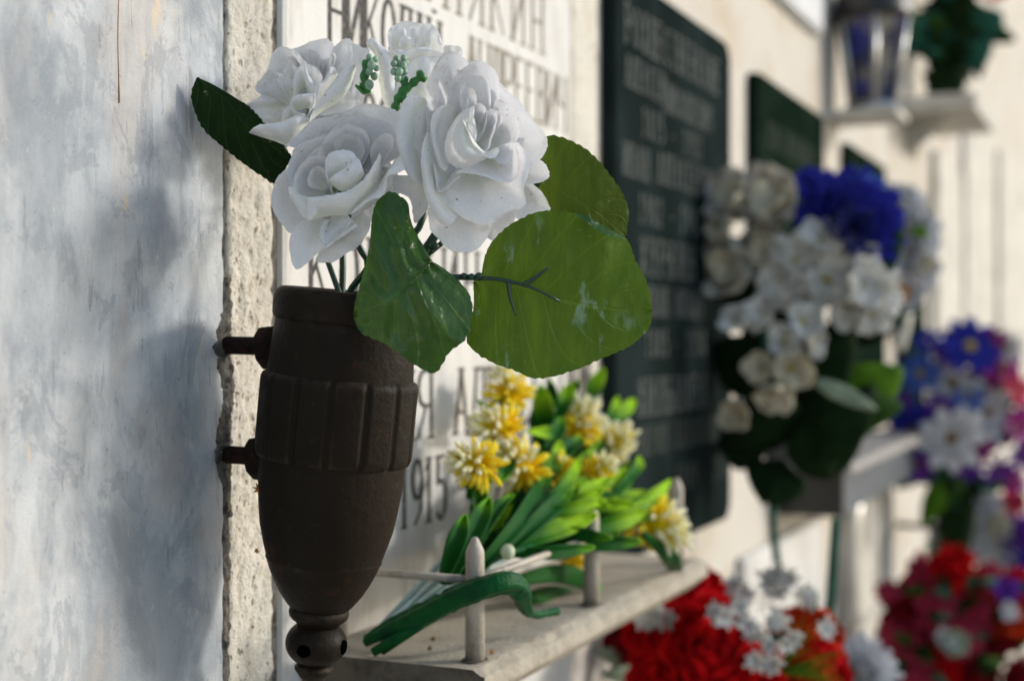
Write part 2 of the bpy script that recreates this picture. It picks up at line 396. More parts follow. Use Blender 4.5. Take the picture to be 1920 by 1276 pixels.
# blue-grey slab at the left, with a chipped right edge
sl = thing('marble_slab', (.42, 0, ZC - .30), 'large weathered blue-grey marble slab beside the iron vase', 'slab')
def slab_Q(u, v):
    x = .14 + (.5995 - .14) * (1 - (1 - u) ** 2); z = ZC - .40 + .80 * v; y = 0.0
    if u == 1: y = .014
    if u > .995 and u < 1: pass
    e = (.5995 - x)
    if e < .004:
        x += .0011 * noise.fractal(Vector((3, 1, z * 90)), .8, 2, 4) - .0006
        if u < 1: y += .0012 * max(0, noise.noise(Vector((9, 1, z * 55)))) * (1 if e < .002 else .3)
    return Vector((x, y, z))
o = MB().grid(slab_Q, 60, 300).build('face', M['slab'], sl)
for (a, b, zz0, zz1) in ((.5145, .5150, .232, .30), (.5185, .5188, .108, .180)):   # thin rust runs with a drop at the end
    m_ = MB()
    pts = [(a + .0004 * math.sin(k), -.0001, ZC + zz1 + (zz0 - zz1) * k / 8) for k in range(9)]
    m_.tube(pts, [.00022] * 7 + [.00035, .0005], 6).build('rust_run', M['dead_leaf'], sl)

# ------------------------------------------------------------------ lettering
def el(cx, cy, rx, ry, a0=0, a1=360, n=14):
    return [(cx + rx * math.cos(R(a0 + (a1 - a0) * i / n)), cy + ry * math.sin(R(a0 + (a1 - a0) * i / n))) for i in range(n + 1)]
V0, V5 = [(0, 0), (0, 1)], [(.5, 0), (.5, 1)]
G = {
 'А': [[(0, 0), (.25, 1)], [(.25, 1), (.5, 0)], [(.1, .33), (.4, .33)]],
 'Б': [V0, [(0, 1), (.42, 1)], [(0, .55), (.3, .55)] + el(.3, .275, .2, .275, 90, -90) + [(0, 0)]],
 'В': [V0, [(0, 1)] + el(.25, .77, .2, .23, 90, -90) + [(0, .54)], [(0, .54)] + el(.27, .27, .22, .27, 90, -90) + [(0, 0)]],
 'Г': [V0, [(0, 1), (.42, 1)]], 'Д': [[(.06, 0), (.16, 1)], [(.16, 1), (.46, 1)], [(.46, 0), (.46, 1)], [(-.04, 0), (.54, 0)]],
 'Е': [V0, [(0, 1), (.42, 1)], [(0, .52), (.34, .52)], [(0, 0), (.42, 0)]],
 'Ж': [[(.3, 0), (.3, 1)], [(0, 1), (.3, .5)], [(.3, .5), (.6, 1)], [(0, 0), (.3, .5)], [(.3, .5), (.6, 0)]],
 'З': [el(.22, .76, .22, .24, 150, -90), el(.22, .27, .25, .27, 90, -150)],
 'И': [V0, V5, [(.02, .06), (.48, .94)]], 'Й': [V0, V5, [(.02, .06), (.48, .94)], [(.15, 1.14), (.35, 1.14)]],
 'К': [V0, [(.02, .42), (.48, 1)], [(.15, .58), (.5, 0)]], 'Л': [[(0, 0), (.18, 1)], [(.18, 1), (.5, 1)], V5],
 'М': [V0, [(0, 1), (.3, .3)], [(.3, .3), (.6, 1)], [(.6, 0), (.6, 1)]], 'Н': [V0, V5, [(0, .52), (.5, .52)]],
 'О': [el(.25, .5, .25, .5)], 'П': [V0, V5, [(0, 1), (.5, 1)]], 'Р': [V0, [(0, 1)] + el(.25, .74, .23, .26, 90, -90) + [(0, .48)]],
 'С': [el(.26, .5, .26, .5, 50, 310)], 'Т': [[(.25, 0), (.25, 1)], [(0, 1), (.5, 1)]], 'У': [[(0, 1), (.26, .42)], [(.5, 1), (.15, 0)]],
 'Ц': [V0, V5, [(0, 0), (.56, 0)]], 'Ч': [V5, [(0, 1), (0, .6), (.15, .48), (.5, .48)]], 'Ь': [V0, [(0, .55)] + el(.26, .275, .22, .275, 90, -90) + [(0, 0)]],
 'Я': [V5, [(.5, 1)] + el(.25, .74, .23, .26, 90, 270) + [(.5, .48)], [(.3, .48), (0, 0)]],
 '0': [el(.22, .5, .22, .5)], '1': [[(.2, 0), (.2, 1)], [(.04, .82), (.2, 1)]],
 '2': [el(.22, .74, .22, .26, 170, -30) + [(0, 0)], [(0, 0), (.44, 0)]], '3': [el(.2, .76, .2, .24, 150, -90), el(.2, .27, .23, .27, 90, -150)],
 '4': [[(.34, 0), (.34, 1)], [(.34, 1), (0, .3)], [(0, .3), (.46, .3)]], '5': [[(.06, 1), (.42, 1)], [(.06, 1), (.05, .56)], [(.05, .56)] + el(.2, .31, .23, .31, 90, -140)],
 '6': [el(.22, .3, .22, .3), [(.02, .4), (.1, .8), (.34, 1)]], '7': [[(0, 1), (.44, 1)], [(.44, 1), (.15, 0)]],
 '8': [el(.22, .76, .19, .24), el(.22, .27, .23, .27)], '9': [el(.22, .7, .22, .3), [(.43, .6), (.38, .2), (.1, 0)]],
 '–': [[(.0, .42), (.45, .42)]],
}
gcache = {}
def glyph(ch, h, wk, m, thick=.10, thin=.055):
    if m.name == 'pale_letter_paint' or m.name == 'dim_letter_paint': thick, thin = .062, .04
    key = (ch, h, wk, m.name)
    if key in gcache: return gcache[key]
    b = MB(); lay = 0
    def bar(p, q, wd):
        nonlocal lay
        p = Vector((p[0] * h * wk, p[1] * h)); q = Vector((q[0] * h * wk, q[1] * h)); dv = q - p
        if dv.length < 1e-6: return
        nrm = Vector((-dv.y, dv.x)).normalized() * wd * h / 2; t_ = -(.00035 + lay * .00001); lay += 1
        c = [p + nrm, p - nrm, q - nrm, q + nrm]
        b.add([(k.x, .0006, k.y) for k in c] + [(k.x, t_, k.y) for k in c], [(0, 1, 2, 3), (7, 6, 5, 4), (0, 4, 5, 1), (1, 5, 6, 2), (2, 6, 7, 3), (3, 7, 4, 0)])
    for s_ in G[ch]:
        for i in range(len(s_) - 1):
            p, q = s_[i], s_[i + 1]
            vert = abs(q[0] - p[0]) < .6 * abs(q[1] - p[1])
            if len(s_) > 3: bar(p, q, thin + (thick - thin) * abs(q[1] - p[1]) / max(1e-6, math.hypot(q[0] - p[0], q[1] - p[1])))
            else: bar(p, q, thick if vert else thin)
        if len(s_) == 2:
            for p, q in ((s_[0], s_[1]), (s_[1], s_[0])):
                if abs(q[0] - p[0]) < .6 * abs(q[1] - p[1]) and p[1] in (0, 1): bar((p[0] - .13, p[1]), (p[0] + .13, p[1]), .045)
    me = b.mesh('letter', False); me.materials.append(m); gcache[key] = me; return me
def text(parent, s, x, z, h, pitch, y, m, wk=.8):
    for i, ch in enumerate(s):
        if ch == ' ': continue
        me = glyph(ch, h, wk, m)
        link(bpy.data.objects.new('letter' if ch != '–' else 'dash', me), parent, Matrix.Translation((x + i * pitch, y, z)))
def plaque(name, x0, x1, z0, z1, th, m, label, cat='plaque', bev=.004, group=None, corner=0.0):
    e = thing(name, ((x0 + x1) / 2, 0, z0), label, cat, group)
    if corner:
        pts = []
        for cx, cz, a in ((x1 - corner, z0 + corner, -90), (x1 - corner, z1 - corner, 0), (x0 + corner, z1 - corner, 90), (x0 + corner, z0 + corner, 180)):
            pts += [(cx + corner * math.cos(R(a + k * 15)), cz + corner * math.sin(R(a + k * 15))) for k in range(7)]
        n = len(pts); b = MB().add([(p[0], -th, p[1]) for p in pts] + [(p[0], .02, p[1]) for p in pts],
            [tuple(range(n)), tuple(reversed(range(n, 2 * n)))] + [(i, n + i, n + (i + 1) % n, (i + 1) % n) for i in range(n)])
    else: b = MB().box((x0, -th, z0), (x1, .02, z1))
    o = b.build('stone_plate', m, e, False); bevel(o, bev); return e

pl = plaque('memorial_plaque', .652, 1.076, ZC - .30, ZC + .33, .0012, M['white_slab'], 'white marble memorial plaque with tall black Cyrillic letters behind the roses', bev=.004)
yl = -.0012; L = M['letter']; LB = M['letter_brown']
text(pl, 'КОНЯКИН', .775, ZC + .2214, .044, .0365, yl, LB, .9)
text(pl, 'НИКОЛАЙ', .700, ZC + .1675, .042, .0205, yl, L, .75)
text(pl, 'АНДРЕЕВИЧ', .880, ZC + .1675, .042, .0208, yl, LB, .75)
text(pl, '1908 – 1981', .720, ZC + .108, .040, .0190, yl, L, .75)
text(pl, 'КОНЯКИНА', .680, ZC + .018, .043, .0330, yl, L, .85)
text(pl, 'МАРИЯ АЛЕКСЕЕВНА', .700, ZC - .063, .0435, .0270, yl, L, .85)
text(pl, '1915 – 1994', .7835, ZC - .1175, .041, .0170, yl, L, .72)

pd = plaque('memorial_plaque', 1.157, 1.530, ZC - .195, ZC + .325, .010, M['slate'], 'tall dark slate plaque with grey lettering and rounded corners', bev=.003, corner=.022)
yd = -.010; PL = M['pale_letter_paint']
def row(px, py, s, h, pitch, m=PL, wk=.75):
    h *= .86
    c = PW(px, py, .010); text(pd, s, c.x, c.z, h, pitch, yd, m, wk)
row(1174, 78, 'РОЖДЕСТВЕНСКИЕ', .040, .0220)
row(1174, 158, 'АЛЕКСЕЙ', .031, .0165); row(1246, 206, 'НИКОЛАЕВИЧ', .030, .0165)
row(1206, 254, '1875 –', .029, .0170); row(1283, 288, '1951', .028, .0170)
row(1170, 325, 'ИВАН', .032, .0190); row(1235, 340, 'АЛЕКСЕЕВИЧ', .032, .0190)
row(1200, 416, '1902 – 1942', .030, .0180)
row(1200, 512, 'ЖУРКИН', .038, .0300, PL, .95)
row(1210, 590, 'ИВАН ИЛЬИЧ', .030, .0190); row(1212, 668, '1885 – 1950', .028, .0180)
row(1196, 780, 'ЖИЛЬЦОВА', .038, .0290, PL, .95)
row(1196, 856, 'МАРИЯ ПАВЛОВНА', .030, .0190, M['dim_letter_paint']); row(1270, 920, '1909 – 1973', .028, .0180, M['dim_letter_paint'])
p2 = plaque('memorial_plaque', 1.650, 2.030, ZC - .12, ZC + .318, .010, M['green_stone'], 'dark green plaque above the blue and white wall bouquet', bev=.003, corner=.012)
DL = M['dim_letter_paint']
text(p2, 'ЛИСИЦИНА', 1.70, ZC + .235, .030, .034, -.010, DL, .9); text(p2, 'ПЕЛАГЕЯ', 1.70, ZC + .175, .040, .042, -.010, DL, .9); text(p2, '1898 – 1972', 1.72, ZC + .11, .034, .026, -.010, DL, .9)
p3 = plaque('memorial_plaque', 2.215, 2.56, ZC - .15, ZC + .305, .010, M['green_stone'], 'dark plaque seen edge-on beyond the blue chrysanthemum', bev=.003)
text(p3, 'СОКОЛОВ', 2.26, ZC + .24, .034, .04, -.010, DL, .9); text(p3, '1911 – 1980', 2.27, ZC + .17, .03, .026, -.010, DL, .9); text(p3, 'АННА', 2.27, ZC + .08, .034, .04, -.010, DL, .9)
p4 = plaque('memorial_plaque', 2.74, 3.05, ZC - .17, ZC + .29, .010, M['green_stone'], 'dark plaque under the projecting cream shelf', bev=.003)
text(p4, 'ОРЛОВА', 2.78, ZC + .20, .034, .04, -.010, DL, .9); text(p4, '1920 – 1988', 2.78, ZC + .13, .03, .024, -.010, DL, .9)
p5 = plaque('memorial_plaque', 3.22, 3.68, ZC - .30, ZC + .42, .014, M['cream_stone'], 'tall plain cream slab beyond the projecting shelf', bev=.006)
p6 = plaque('memorial_plaque', 3.78, 4.55, ZC - .40, ZC + .62, .012, M['cream_stone'], 'large pale slab near the right edge', bev=.006)
p7 = plaque('memorial_plaque', 4.7, 6.2, ZC - .30, ZC + .60, .014, M['cream_stone'], 'farthest cream slab at the right edge of the frame', bev=.006)
p8 = plaque('memorial_plaque', 1.62, 2.02, ZC + .43, ZC + .86, .012, M['cool_white_stone'], 'white marble slab in the upper row above the dark green plaque', bev=.008)
pa = plaque('memorial_plaque', 1.145, 1.56, ZC + .43, ZC + .86, .010, M['white_slab'], 'white marble slab in the upper row above the dark slate plaque', bev=.008)
# lower row
lw = plaque('memorial_plaque', 1.60, 2.03, ZC - .62, ZC - .25, .008, M['white_slab'], 'pale plaque with faint grey lines of writing below the black shelf', bev=.005)
for k, s_ in enumerate(('ВОЛКОВА', 'АННА ПЕТРОВНА', '1901 – 1969')):
    text(lw, s_, 1.66, ZC - .325 - k * .055, .036, .024, -.008, M['letter_brown'], .85)
# stone plate with a raised rounded frame
fe = thing('framed_plaque', (2.37, 0, ZC - .62), 'cream plaque with a raised rounded frame beside the dark red flowers', 'plaque')
def rrect(x0, x1, z0, z1, r):
    o_ = []
    for cx, cz, a in ((x1 - r, z0 + r, -90), (x1 - r, z1 - r, 0), (x0 + r, z1 - r, 90), (x0 + r, z0 + r, 180)):
        o_ += [(cx + r * math.cos(R(a + k * 15)), cz + r * math.sin(R(a + k * 15))) for k in range(7)]
    return o_
q = rrect(2.19, 2.56, ZC - .50, ZC - .20, .08); n = len(q)
MB().add([(a, -.012, b) for a, b in q] + [(a, .02, b) for a, b in q], [tuple(range(n)), tuple(reversed(range(n, 2*n)))] + [(i, n+i, n+(i+1) % n, (i+1) % n) for i in range(n)]).build('plate', M['cream_stone'], fe, False)
q2 = rrect(2.20, 2.55, ZC - .49, ZC - .21, .07)
MB().tube([(a, -.016, b) for a, b in q2 + q2[:2]], .011, 8, False).build('raised_frame', M['frame_enamel'], fe)
q3 = rrect(2.25, 2.50, ZC - .45, ZC - .25, .05)
MB().tube([(a, -.014, b) for a, b in q3 + q3[:2]], .006, 8, False).build('inner_frame', M['chrome'], fe)

# ------------------------------------------------------------------ stone shelf with its little rail
SZ = ZC - .172
sh = thing('stone_shelf', (.87, 0, SZ - .03), 'weathered cream stone shelf with a small metal rail under the white plaque', 'shelf')
prof = [(0.0, SZ), (-.106, SZ), (-.112, SZ - .004), (-.113, SZ - .012), (-.098, SZ - .024), (0.0, SZ - .026)]
nu = 160; mb = MB(); v = []
dense = []
for i in range(len(prof) - 1):
    for k in range(12 if i < 2 else 5):
        kk = k / (12 if i < 2 else 5); dense.append((prof[i][0] + (prof[i+1][0] - prof[i][0]) * kk, prof[i][1] + (prof[i+1][1] - prof[i][1]) * kk))
dense.append(prof[-1])
def shelf_Q(u, v_):
    y, z = dense[round(v_ * (len(dense) - 1))]; x = .6705 + .415 * u
    h = noise.fractal(Vector((x * 120, y * 120, z * 120)), .8, 2, 4) * .0006
    fr_ = 1 if y < -.095 else .3
    return Vector((x, y - h * fr_ * 2, z + h * fr_))
mb.grid(shelf_Q, nu, len(dense) - 1)
mb.build('slab', M['shelf'], sh)
for xe, sgn in ((.6705, -1), (1.0855, 1)):
    b = MB(); pts = [(xe, y, z) for y, z in dense]; n = len(pts)
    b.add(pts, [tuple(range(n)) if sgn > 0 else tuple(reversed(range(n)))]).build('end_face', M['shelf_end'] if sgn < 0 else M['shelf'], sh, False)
def post(x, p, name='post'):
    prof_ = [(-.002, .0054), (.054, .0051), (.0585, .0050), (.0600, .0046), (.0655, .0020), (.0665, .0012)]
    return MB().lathe(prof_, 16).xf(Matrix.Translation((x, -p, SZ))).build(name, M['rail'], sh)
for x in (.690, .866, 1.050): post(x, .098)
for x in (.690, 1.050): post(x, .013)
random.seed(12)
for k, x in enumerate((.690, .866, 1.050)):
    pts = [(x + (.0085 + random.uniform(0, .003)) * math.cos(2 * math.pi * j / 18), -.098 + (.0085 + random.uniform(-.001, .002)) * math.sin(2 * math.pi * j / 18) * .75, SZ + .0009) for j in range(18)]
    MB().add(pts + [(x, -.098, SZ + .0025)], [(j, (j + 1) % 18, 18) for j in range(18)]).build('mortar_collar', M['shelf_end'], sh)
def rod(a, b, r=.0022): MB().tube([a, ((Vector(a) + Vector(b)) / 2), b], r, 10).build('rail_bar', M['rail'], sh)
bz = ZC - .1285
rod((.690, -.095, bz), (.690, -.010, bz)); rod((.693, -.098, bz), (.863, -.098, bz)); rod((.869, -.098, bz), (1.047, -.098, bz)); rod((1.050, -.095, bz), (1.050, -.010, bz))

# ------------------------------------------------------------------ iron vase
AX = .602; AP = .0655; TILT = R(6.0)
K = 1 / 3826.0
piv = Vector((AX, -AP, ZC + (638 - 760) * K))
VM = Matrix.Translation(piv) @ Matrix.Rotation(TILT, 4, 'X') @ Matrix.Translation(-piv)
def yz(py): return ZC + (638 - py) * K
def vpart(name, prof, mat='iron', n=96, mod=None, parent=None):
    b = MB().lathe([(yz(py), r * K) for py, r in prof], n, mod)
    b.xf(Matrix.Translation((AX, -AP, 0))); b.xf(VM); return b.build(name, M[mat], parent)
vase = thing('iron_vase', (AX, -AP, yz(1272)), 'dark brown cast iron vase bolted to the wall holding white roses', 'vase')
body = [(1160, 40), (1146, 52), (1137, 62), (1116, 78), (1093, 91), (1071, 101), (1054, 107), (1051, 109.5), (1047, 109), (1043, 110), (1020, 117), (990, 125), (950, 131), (910, 135), (858, 138),
        (700, 137), (660, 134), (607, 130), (603, 129), (603, 116), (700, 118), (900, 112), (1000, 98), (1080, 60), (1095, 2)]
vpart('body', body, parent=vase)
vpart('rim', [(606, 128), (602, 133), (596, 136), (575, 137), (562, 136), (553, 132), (547, 126), (545, 120), (547, 112), (560, 110), (606, 110)], parent=vase)
def flute(i, an):
    a = (an / (2 * math.pi) * 14) % 1; d = min(a, 1 - a)
    k = 1 if 1 <= i <= 7 else .0
    return 1 - .036 * k * max(0, 1 - (d / .10) ** 2) ** .8
vpart('fluted_band', [(864, 134), (860, 143), (852, 146.5), (845, 147.5), (780, 147.5), (722, 147.5), (714, 147), (707, 144), (702, 136), (702, 120), (864, 120)], n=224, mod=flute, parent=vase)
vpart('foot_collar', [(1182, 30), (1178, 39), (1170, 43), (1166, 50), (1160, 55), (1153, 57), (1146, 56), (1142, 50), (1140, 20)], parent=vase)
ball = [(1211 + 46 * math.cos(math.pi * k / 24), max(2, 58 * math.sin(math.pi * k / 24))) for k in range(25)]
vb = vpart('ball_finial', ball, parent=vase)
for px, py in ((562, 1204), (633, 1207)):   # drilled holes: raised black discs paint the shade inside
    c0 = VM @ Vector((AX, -AP, yz(1211)))
    dx = (px - 578) / 58.0
    dirv = (RT * dx - FW * math.sqrt(max(.02, 1 - min(.97, dx * dx))) + UP * (-.09)).normalized()
    c = c0 + Vector((dirv.x * 57.6, dirv.y * 57.6, dirv.z * 46)) * K
    b = MB().lathe([(-.0010, .0033), (.00035, .0033), (.00045, .0005)], 24, lambda i, a_: 1 + .06 * math.sin(2 * a_) + .04 * math.sin(5 * a_))
    b.xf(Matrix.Translation(c) @ fr(dirv).to_4x4()).build('drilled_hole_shade', M['hole_shade_black'], vb)
vpart('tip', [(1286, 4), (1284, 14), (1278, 24), (1270, 30), (1262, 36), (1257, 37), (1250, 30)], parent=vase)
def bolt(py, pyf):
    zz = yz(py); e = None
    yb = (VM @ Vector((AX, -AP + .034, zz)))
    b = MB().tube([(AX - .001, .012, zz + .0005), (AX - .001, -.010, zz), (AX - .001, yb.y, zz - .0004)], .0046, 14)
    o = b.build('bolt', M['rust'], vase)
    fl = MB().lathe([(0, .0085), (.0015, .0105), (.007, .0112), (.012, .0100), (.0135, .004)], 18, lambda i, a: 1 + .07 * math.sin(3 * a) + .04 * math.sin(7 * a))
    fl.xf(Matrix.Translation((AX, -AP + .0345 + (zz - piv.z) * -math.tan(TILT) + .0125, zz - .0005)) @ Matrix.Rotation(R(90), 4, 'X') )
    fl.build('bolt_boss', M['rust'], vase)
bolt(648, 0); bolt(860, 0)
def crumb(name, c, r, m, parent=None, seed=0, label=None, cat=None):
    random.seed(seed); b = MB(); n = 7
    pts = []
    for k in range(n * 2):
        an = math.pi * k / n; rr = r * (1.0 if k % 2 == 0 else .42) * random.uniform(.7, 1.15)
        pts.append((rr * math.cos(an), rr * math.sin(an), random.uniform(-.25, .25) * r))
    b.add(pts + [(0, 0, .15 * r)], [(i, (i + 1) % len(pts), len(pts)) for i in range(len(pts))])
    b.xf(Matrix.Translation(c) @ fr(-FW + UP * random.uniform(-.3, .5) + RT * random.uniform(-.4, .4)).to_4x4())
    o = b.build(name, m, parent, False); s_ = o.modifiers.new('thick', 'SOLIDIFY'); s_.thickness = .0004
    if label: tag(o, label, cat)
    return o
crumb('dead_leaf', P(485, 916, .687), .0032, M['dead_leaf'], None, 3, 'tiny orange dead leaf stuck on the left side of the iron vase', 'leaf')
crumb('dead_leaf', P(481, 1032, .690), .0018, M['dead_leaf'], None, 5, 'tiny brown leaf scrap on the lower left of the iron vase', 'leaf')
for i, (px, py, lb) in enumerate(((812, 1201, 'small dark leaf crumb on the shelf left of the rail post'), (806, 1218, 'flat brown crumb nearest the shelf end'), (922, 1226, 'orange leaf crumb on the shelf right of the front rail post'))):
    d_ = .172 / ((py - 638) / F); q = P(px, py, d_); o = crumb('leaf_crumb', q + Vector((0, 0, .0012)), .0022, M['dead_leaf'] if i == 2 else M['brown_centre'], None, 11 + i, lb, 'leaf')

# ------------------------------------------------------------------ white silk rose bouquet
bq = thing('rose_bouquet', VM @ Vector((AX, -AP, yz(600))), 'bouquet of four white silk roses with green leaves in the iron vase', 'bouquet')
TC = -FW
def crop(ox, oy, s_, Z0):
    def f(p, dh=0.0):
        h = (p[2] if len(p) > 2 else 0) + dh
        return P(ox + p[0] / s_, oy + p[1] / s_, Z0 - h / 1000.0)
    return f
pcount = 0
def petal(parent, cf, rim, hr, base, hb=None, bulge=0.0, curl=0.0, nu=44, nv=16, spread=.14, vp=1.7, wr=.0008, ruf=.9, rk=2.6):
    """rim and base are outlines in the photograph's plane, hr/hb heights in mm towards the viewer"""
    global pcount; pcount += 1; sd_ = pcount * 3.7
    B = spline([cf((p[0], p[1], (p[2] if len(p) > 2 else hr))) for p in rim], nu + 1)
    if isinstance(base, tuple):
        bp = cf(base); cen = sum(B, Vector()) / len(B); A = [bp + (x - cen) * spread for x in B]; two = False
    else:
        A = spline([cf((p[0], p[1], (p[2] if len(p) > 2 else hb))) for p in base], nu + 1); two = True
    def Q(u, v):
        i = round(u * nu); a, b = A[i], B[i]
        da, db = a.dot(FW), b.dot(FW)
        lat = (a - FW * da).lerp(b - FW * db, v if two else v ** .85)
        dep = da + (db - da) * (v if two else v ** vp)
        ends = min(1, math.sin(math.pi * (.03 + .94 * u)) * 1.6)
        h = bulge / 1000 * 4 * v * (1 - v) * ends
        if v > .84: h -= curl / 1000 * ((v - .84) / .16) ** 2
        h += ruf / 1000 * math.sin(2 * math.pi * (rk * u) + sd_) * v ** 3 * ends
        q = lat + FW * (dep - h)
        nz = noise.noise(q * 90 + Vector((sd_, 0, 0))) * wr * 1.6 + noise.noise(q * 260 + Vector((0, sd_, 0))) * wr * .35
        q = q + TC * nz * min(1, v * 2)
        if v > .99: q = q + (b - a).normalized() * (noise.noise(Vector((u * 30, sd_, 1))) * .0005 + noise.noise(Vector((u * 150, sd_, 2))) * .00045)
        return q
    o = MB().grid(Q, nu, nv).build('petal', M['petal'], parent)
    return o
def rose(cx, cy, Z, rpx):
    c = P(cx, cy, Z); b = MB().ball(c, rpx / F * Z, 14, (1, 1, 1.0)); return b.build('rose', M['receptacle_green'], bq)

def backing(parent, cx, cy, Z, r_, n=9, a0=0, h=-20, sq=1.0):     # loose outer petals under a bloom
    cf = crop(0, 0, 1.0, Z); random.seed(int(cx + cy))
    for k in range(n):
        an = R(a0) + 2 * math.pi * k / n + random.uniform(-.15, .15); R_ = r_ * random.uniform(.86, 1.04); half = random.uniform(.42, .58)
        rim = []
        for j in range(-3, 4):
            aa = an + half * j / 3; q_ = R_ * (1 - .30 * abs(j / 3) ** 2.6); rim.append((cx + q_ * math.cos(aa), cy + q_ * sq * math.sin(aa), h + random.uniform(-3, 3) + (2 if j % 2 else 0)))
        petal(parent, cf, rim, h, (cx + .1 * r_ * math.cos(an), cy + .1 * r_ * math.sin(an), h - 12), curl=1.5, ruf=1.4)
# rose lower left, facing the viewer
r2 = rose(640, 345, .697, 34); tag(r2, 'front white rose with a round bud, lower left of the four')
c2 = crop(500, 180, 3.753, .665)
def p2_(*a, **k): return petal(r2, c2, *a, **k)
backing(r2, 640, 335, .668, 112, 9, 10, -19); backing(r2, 640, 320, .668, 84, 8, 30, -14)
p2_([(250,352),(135,347),(200,288),(310,182),(450,138),(560,104)], -16, (600,420,-30))
p2_([(380,210),(480,150),(600,80),(690,50),(850,78),(940,130),(965,260),(955,420)], -13, (620,500,-30), curl=1)
p2_([(210,470),(140,505),(60,590),(28,700),(45,810),(110,910),(165,962),(250,880)], -8, (500,640,-26), curl=2, bulge=2)
p2_([(400,300),(480,210),(560,150),(680,138),(800,165),(890,220),(918,320),(925,430)], -6, (600,540,-28))
p2_([(165,720),(138,600),(150,470),(210,350),(330,290),(450,255),(560,185)], -2, (500,600,-28), curl=2)
p2_([(345,430),(400,310),(480,235),(565,190),(640,213),(700,253),(727,325),(714,410),(670,480)], 3, (560,560,-24), curl=.5)
p2_([(730,420),(735,350),(780,290),(840,265),(890,290),(886,360),(835,440),(790,570)], 4, (740,560,-14))
p2_([(290,715),(200,680),(186,600),(225,500),(300,440),(380,423),(425,445),(440,570)], 6, (430,670,-16))
p2_([(412,560),(412,450),(450,400),(540,378),(612,402),(648,465),(655,540)], 9, (525,640,2), bulge=6, spread=.55, vp=1)
p2_([(432,595),(520,522),(600,472),(648,442),(690,552)], 13, [(440,600),(490,650),(540,668),(610,640),(688,556)], 10, bulge=3)
p2_([(285,713),(400,702),(500,685),(590,650),(690,580),(755,470),(795,400)], 15, [(292,880),(400,852),(500,838),(580,832),(690,720),(770,610),(808,430)], 6, bulge=4)
p2_([(290,878),(255,850),(210,780),(160,700),(150,640)], 8, [(385,765),(340,745),(290,715),(230,690),(190,640)], 9, bulge=1.5)
p2_([(292,880),(330,860),(360,810),(388,762),(430,700)], 13, [(290,716),(320,715),(350,712),(390,708),(430,698)], 11, bulge=1.5)
p2_([(585,838),(640,800),(720,740),(800,712),(838,660),(852,570),(905,552),(972,520)], 12, [(580,832),(640,770),(700,715),(790,620),(850,525),(900,455),(938,424),(968,470)], 7, bulge=2)
p2_([(590,880),(700,800),(790,730),(880,650),(890,555)], -2, [(600,800),(680,740),(760,690),(820,640),(860,560)], 4)
p2_([(235,880),(165,985),(165,1100),(205,1222),(300,1160),(400,1075),(500,1005),(630,900)], 3, (440,840,-4), bulge=2, spread=.3, vp=1.2)
p2_([(345,1145),(370,1172),(470,1165),(560,1110),(640,1060),(720,950),(735,860)], -3, (600,860,-8), bulge=2, spread=.3, vp=1.2)
p2_([(400,870),(368,960),(385,1030),(420,1046),(460,1015),(560,935),(600,880)], 7, (460,880,-3), curl=1.0)
p2_([(375,1100),(430,1062),(540,985),(640,915)], 6, [(450,1020),(500,960),(560,920),(620,880)], 2, bulge=1)

p2_([(230,560),(260,470),(330,390),(420,330),(500,300)], 1, (480,600,-20), ruf=.5)
p2_([(470,330),(540,270),(620,270),(680,320),(690,400)], 2, (560,560,-18), ruf=.4)
p2_([(300,640),(290,580),(310,520),(360,490),(410,520)], 8, (420,650,-6), ruf=.4)
# big rose at the right
r3 = rose(885, 275, .70, 40); tag(r3, 'largest white rose, at the right, with a pointed furled bud')
c3 = crop(730, 90, 3.19, .663)
def p3_(*a, **k): return petal(r3, c3, *a, **k)
backing(r3, 885, 275, .668, 132, 10, 5, -20); backing(r3, 885, 275, .668, 104, 9, 25, -13)
p3_([(20,760),(30,850),(120,900),(150,1045),(190,1010),(228,960),(245,860)], -16, (240,780,-22))
p3_([(225,520),(215,330),(230,190),(300,60),(360,15),(430,40),(480,98)], -12, (480,540,-34), curl=1)
p3_([(630,232),(720,265),(800,340),(862,435),(946,540),(925,640),(840,728)], -8, (520,570,-30), curl=2)
p3_([(340,340),(380,190),(450,110),(520,70),(590,95),(640,150),(660,230),(652,400)], -2, (500,610,-26), curl=1)
p3_([(860,815),(920,870),(956,940),(950,978),(800,1030),(740,1000)], -16, (640,800,-28))
p3_([(800,820),(880,810),(945,782),(956,740),(905,668),(830,720)], -11, (690,720,-25), curl=1)
p3_([(560,1120),(610,1146),(645,1138),(720,1080),(765,1000)], -12, (580,900,-22))
p3_([(228,960),(245,1080),(290,1140),(370,1210),(480,1220),(550,1180),(605,1095),(612,1040)], -3, (450,860,-14), bulge=3, spread=.3, vp=1.2)
p3_([(290,850),(340,930),(420,1000),(500,1045),(590,1056),(700,992),(812,938),(806,840),(838,720),(825,630),(770,560)], 6, (530,660,-12), bulge=3, curl=1.5, nu=40, vp=1.3)
p3_([(400,742),(480,748),(570,767),(640,790),(705,806),(765,760),(778,680),(760,590)], 11, (570,640,-6), curl=1.2)
p3_([(215,302),(150,275),(85,320),(45,450),(45,560),(80,700),(130,780),(196,826)], -1, [(216,320),(165,390),(150,480),(150,560),(165,630),(185,700),(195,760),(200,800)], -6, bulge=3)
p3_([(216,310),(165,390),(150,480),(150,560),(165,630),(185,700),(198,790)], -6, [(240,330),(240,400),(240,480),(238,560),(235,640),(230,700),(225,780)], -20)
p3_([(226,495),(195,600),(190,720),(215,880),(260,990),(310,1045),(370,1058),(408,1008)], 8, [(228,498),(246,620),(265,760),(300,860),(340,930),(370,970),(404,1000)], 5, bulge=3)
